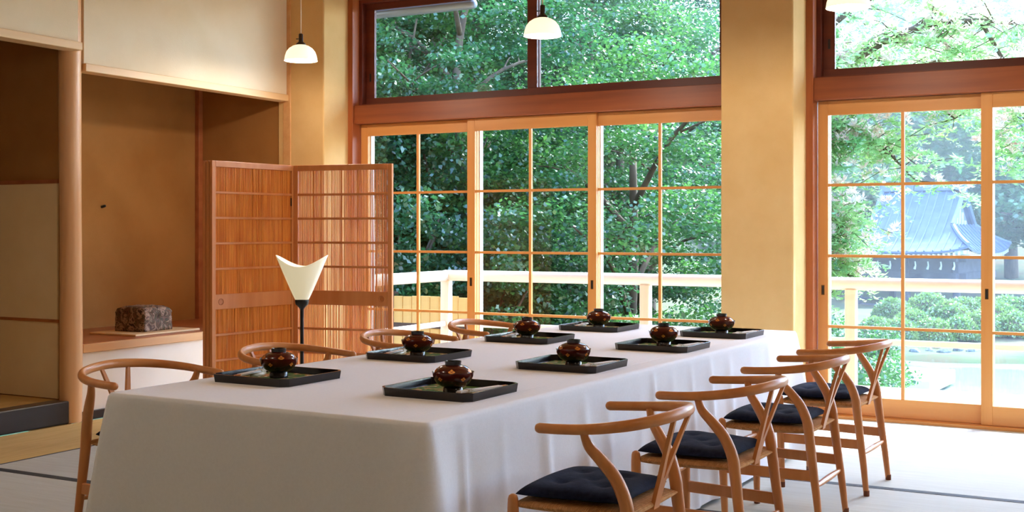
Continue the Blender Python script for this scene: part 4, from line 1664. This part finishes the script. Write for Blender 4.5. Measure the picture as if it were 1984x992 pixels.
for sd_ in (1, -1):
    o = sheet(rp, sd_, 1.0).build('roof_slope', SLATE, tem, smooth=True, angle=40)
    if sd_ == 1:
        for i in range(17):
            u = -1 + 2 * i / 16
            pts_ = []
            for s in np.linspace(0, 1, 9):
                # battens run straight up the slope and stop at the hip
                x = u * AX
                ex = AX - (AX - GX) * min(1, s / SG)
                if abs(x) > ex + 1e-6:
                    break
                p = rp(x / ex, s, sd_)
                pts_.append((p[0], p[1] - .01, p[2] + .02))
            if len(pts_) > 1:
                MB().tube(pts_, .028, 5, cap='flat').build('roof_batten', SLATERIB, o)
    o = sheet(rq, sd_, SG).build('roof_skirt', SLATE, tem, smooth=True, angle=40)
    for i in range(15):
        u0 = -1 + 2 * i / 14
        pts_ = []
        for s in np.linspace(0, SG, 6):
            yv = u0 * BY
            ey = BY * (1 - s)
            if abs(yv) > ey + 1e-6:
                break
            p = rq(yv / ey, s, sd_)
            pts_.append((p[0] + .01 * sd_, p[1], p[2] + .02))
        if len(pts_) > 1:
            MB().tube(pts_, .028, 5, cap='flat').build('roof_batten', SLATERIB, o)
    # gable triangle and verge boards
    zg = zprof(SG)
    g = MB()
    yg = BY * (1 - SG)
    g.prism([(-yg + .1, zg), (yg - .1, zg), (0, RZ - .1)], 0, .06, flip=lambda x, y, z: ((GX - .22 + z) * sd_, x, y))
    g.build('gable_wall', TEMPLEPLASTER, tem)
    for q in (-1, 1):
        vp = []
        for s in np.linspace(SG - .03, 1, 8):
            p = rp(1, s, q)
            vp.append((sd_ * (GX + .04), p[1], p[2] + .05))
        MB().tube(vp, .085, 6, flat=1.3, cap='flat').build('verge', SLATERIB, tem)
    for k in range(5):
        yv = (k - 2) * .33
        box('gable_lattice', WHITEPAINT, sd_ * (GX - .12) - .03, sd_ * (GX - .12) + .03, yv - .03, yv + .03, zg, zg + .75 - abs(k - 2) * .3, tem)
for sx in (-1, 1):
    for sy in (-1, 1):
        hp = []
        for s in np.linspace(0, SG, 8):
            p = rp(sx, s, sy)
            hp.append((p[0], p[1], p[2] + .05))
        MB().tube(hp, .075, 6, cap='flat').build('hip_ridge', SLATERIB, tem)
MB().box(-GX - .12, GX + .12, -.14, .14, RZ - .05, RZ + .24).build('ridge_cap', SLATERIB, tem, bevel=.03)
for i in range(27):
    x = -AX + .15 + i * (2 * AX - .3) / 26
    box('rafter_end', WHITEPAINT, x - .035, x + .035, -BY + .03, -BY + .5, EZ - .19 + .16 * abs(x / AX) ** 4, EZ - .09 + .2 * abs(x / AX) ** 4, tem)
    y = -BY + .15 + i * (2 * BY - .3) / 26
    box('rafter_end', WHITEPAINT, AX - .5, AX - .03, y - .035, y + .035, EZ - .19 + .16 * abs(y / BY) ** 4, EZ - .09 + .2 * abs(y / BY) ** 4, tem)
for x in (-1.75, 0, 1.75):
    for y in (-1.75, 1.75):
        box('column', TEMPLEWOOD, x - .11, x + .11, y - .11, y + .11, -.3, EZ + .2, tem, bevel=.02)
for y in (-1.75, 1.75):
    box('lintel_beam', TEMPLEWOOD, -2.1, 2.1, y - .08, y + .08, 1.55, 1.8, tem)
    box('lintel_beam', TEMPLEWOOD, -2.1, 2.1, y - .09, y + .09, 2.2, 2.42, tem)
for x in (-1.75, 1.75):
    box('lintel_beam', TEMPLEWOOD, x - .08, x + .08, -2.1, 2.1, 1.55, 1.8, tem)
    box('lintel_beam', TEMPLEWOOD, x - .09, x + .09, -2.1, 2.1, 2.2, 2.42, tem)
    box('wall_boarding', TEMPLEWOOD, x - .03, x + .03, -1.75, 1.75, 1.8, 2.2, tem)
for y in (-1.75, 1.75):
    box('wall_boarding', TEMPLEWOOD, -1.75, 1.75, y - .03, y + .03, 1.8, 2.2, tem)
for k in range(9):
    x = -1.9 + k * .45
    pts_ = [(x, -1.9, 2.2), (x + .02, -1.9, 2.05), (x - .02, -1.9, 1.92)]
    MB().tube(pts_, [.025, .03, .05], 6, cap='flat').build('paper_streamer', WHITEPAINT, tem)
box('stone_base', STONE, -2.5, 2.5, -2.3, 2.3, -.6, .02, tem, bevel=.05)
for k in range(3):
    box('low_rail', TEMPLEWOOD, -1.75, 1.75, -1.8, -1.7, .35 + k * .22, .42 + k * .22, tem)

# ------------------------------------------------------------------ summer haze over the pond
hz = bpy.data.materials.new('summer_haze')
hz.use_nodes = True
nt = hz.node_tree
nt.nodes.remove(nt.nodes['Principled BSDF'])
vs = nt.nodes.new('ShaderNodeVolumeScatter')
vs.inputs['Color'].default_value = (.93, .97, 1, 1)
vs.inputs['Density'].default_value = .003
vs.inputs['Anisotropy'].default_value = .2
nt.links.new(vs.outputs[0], nt.nodes['Material Output'].inputs['Volume'])
hb = MB().box(-60, 40, 16, 110, -2.0, 24).build('garden_haze', hz)
tag(hb, 'pale summer haze hanging over the pond', 'haze', kind='stuff')
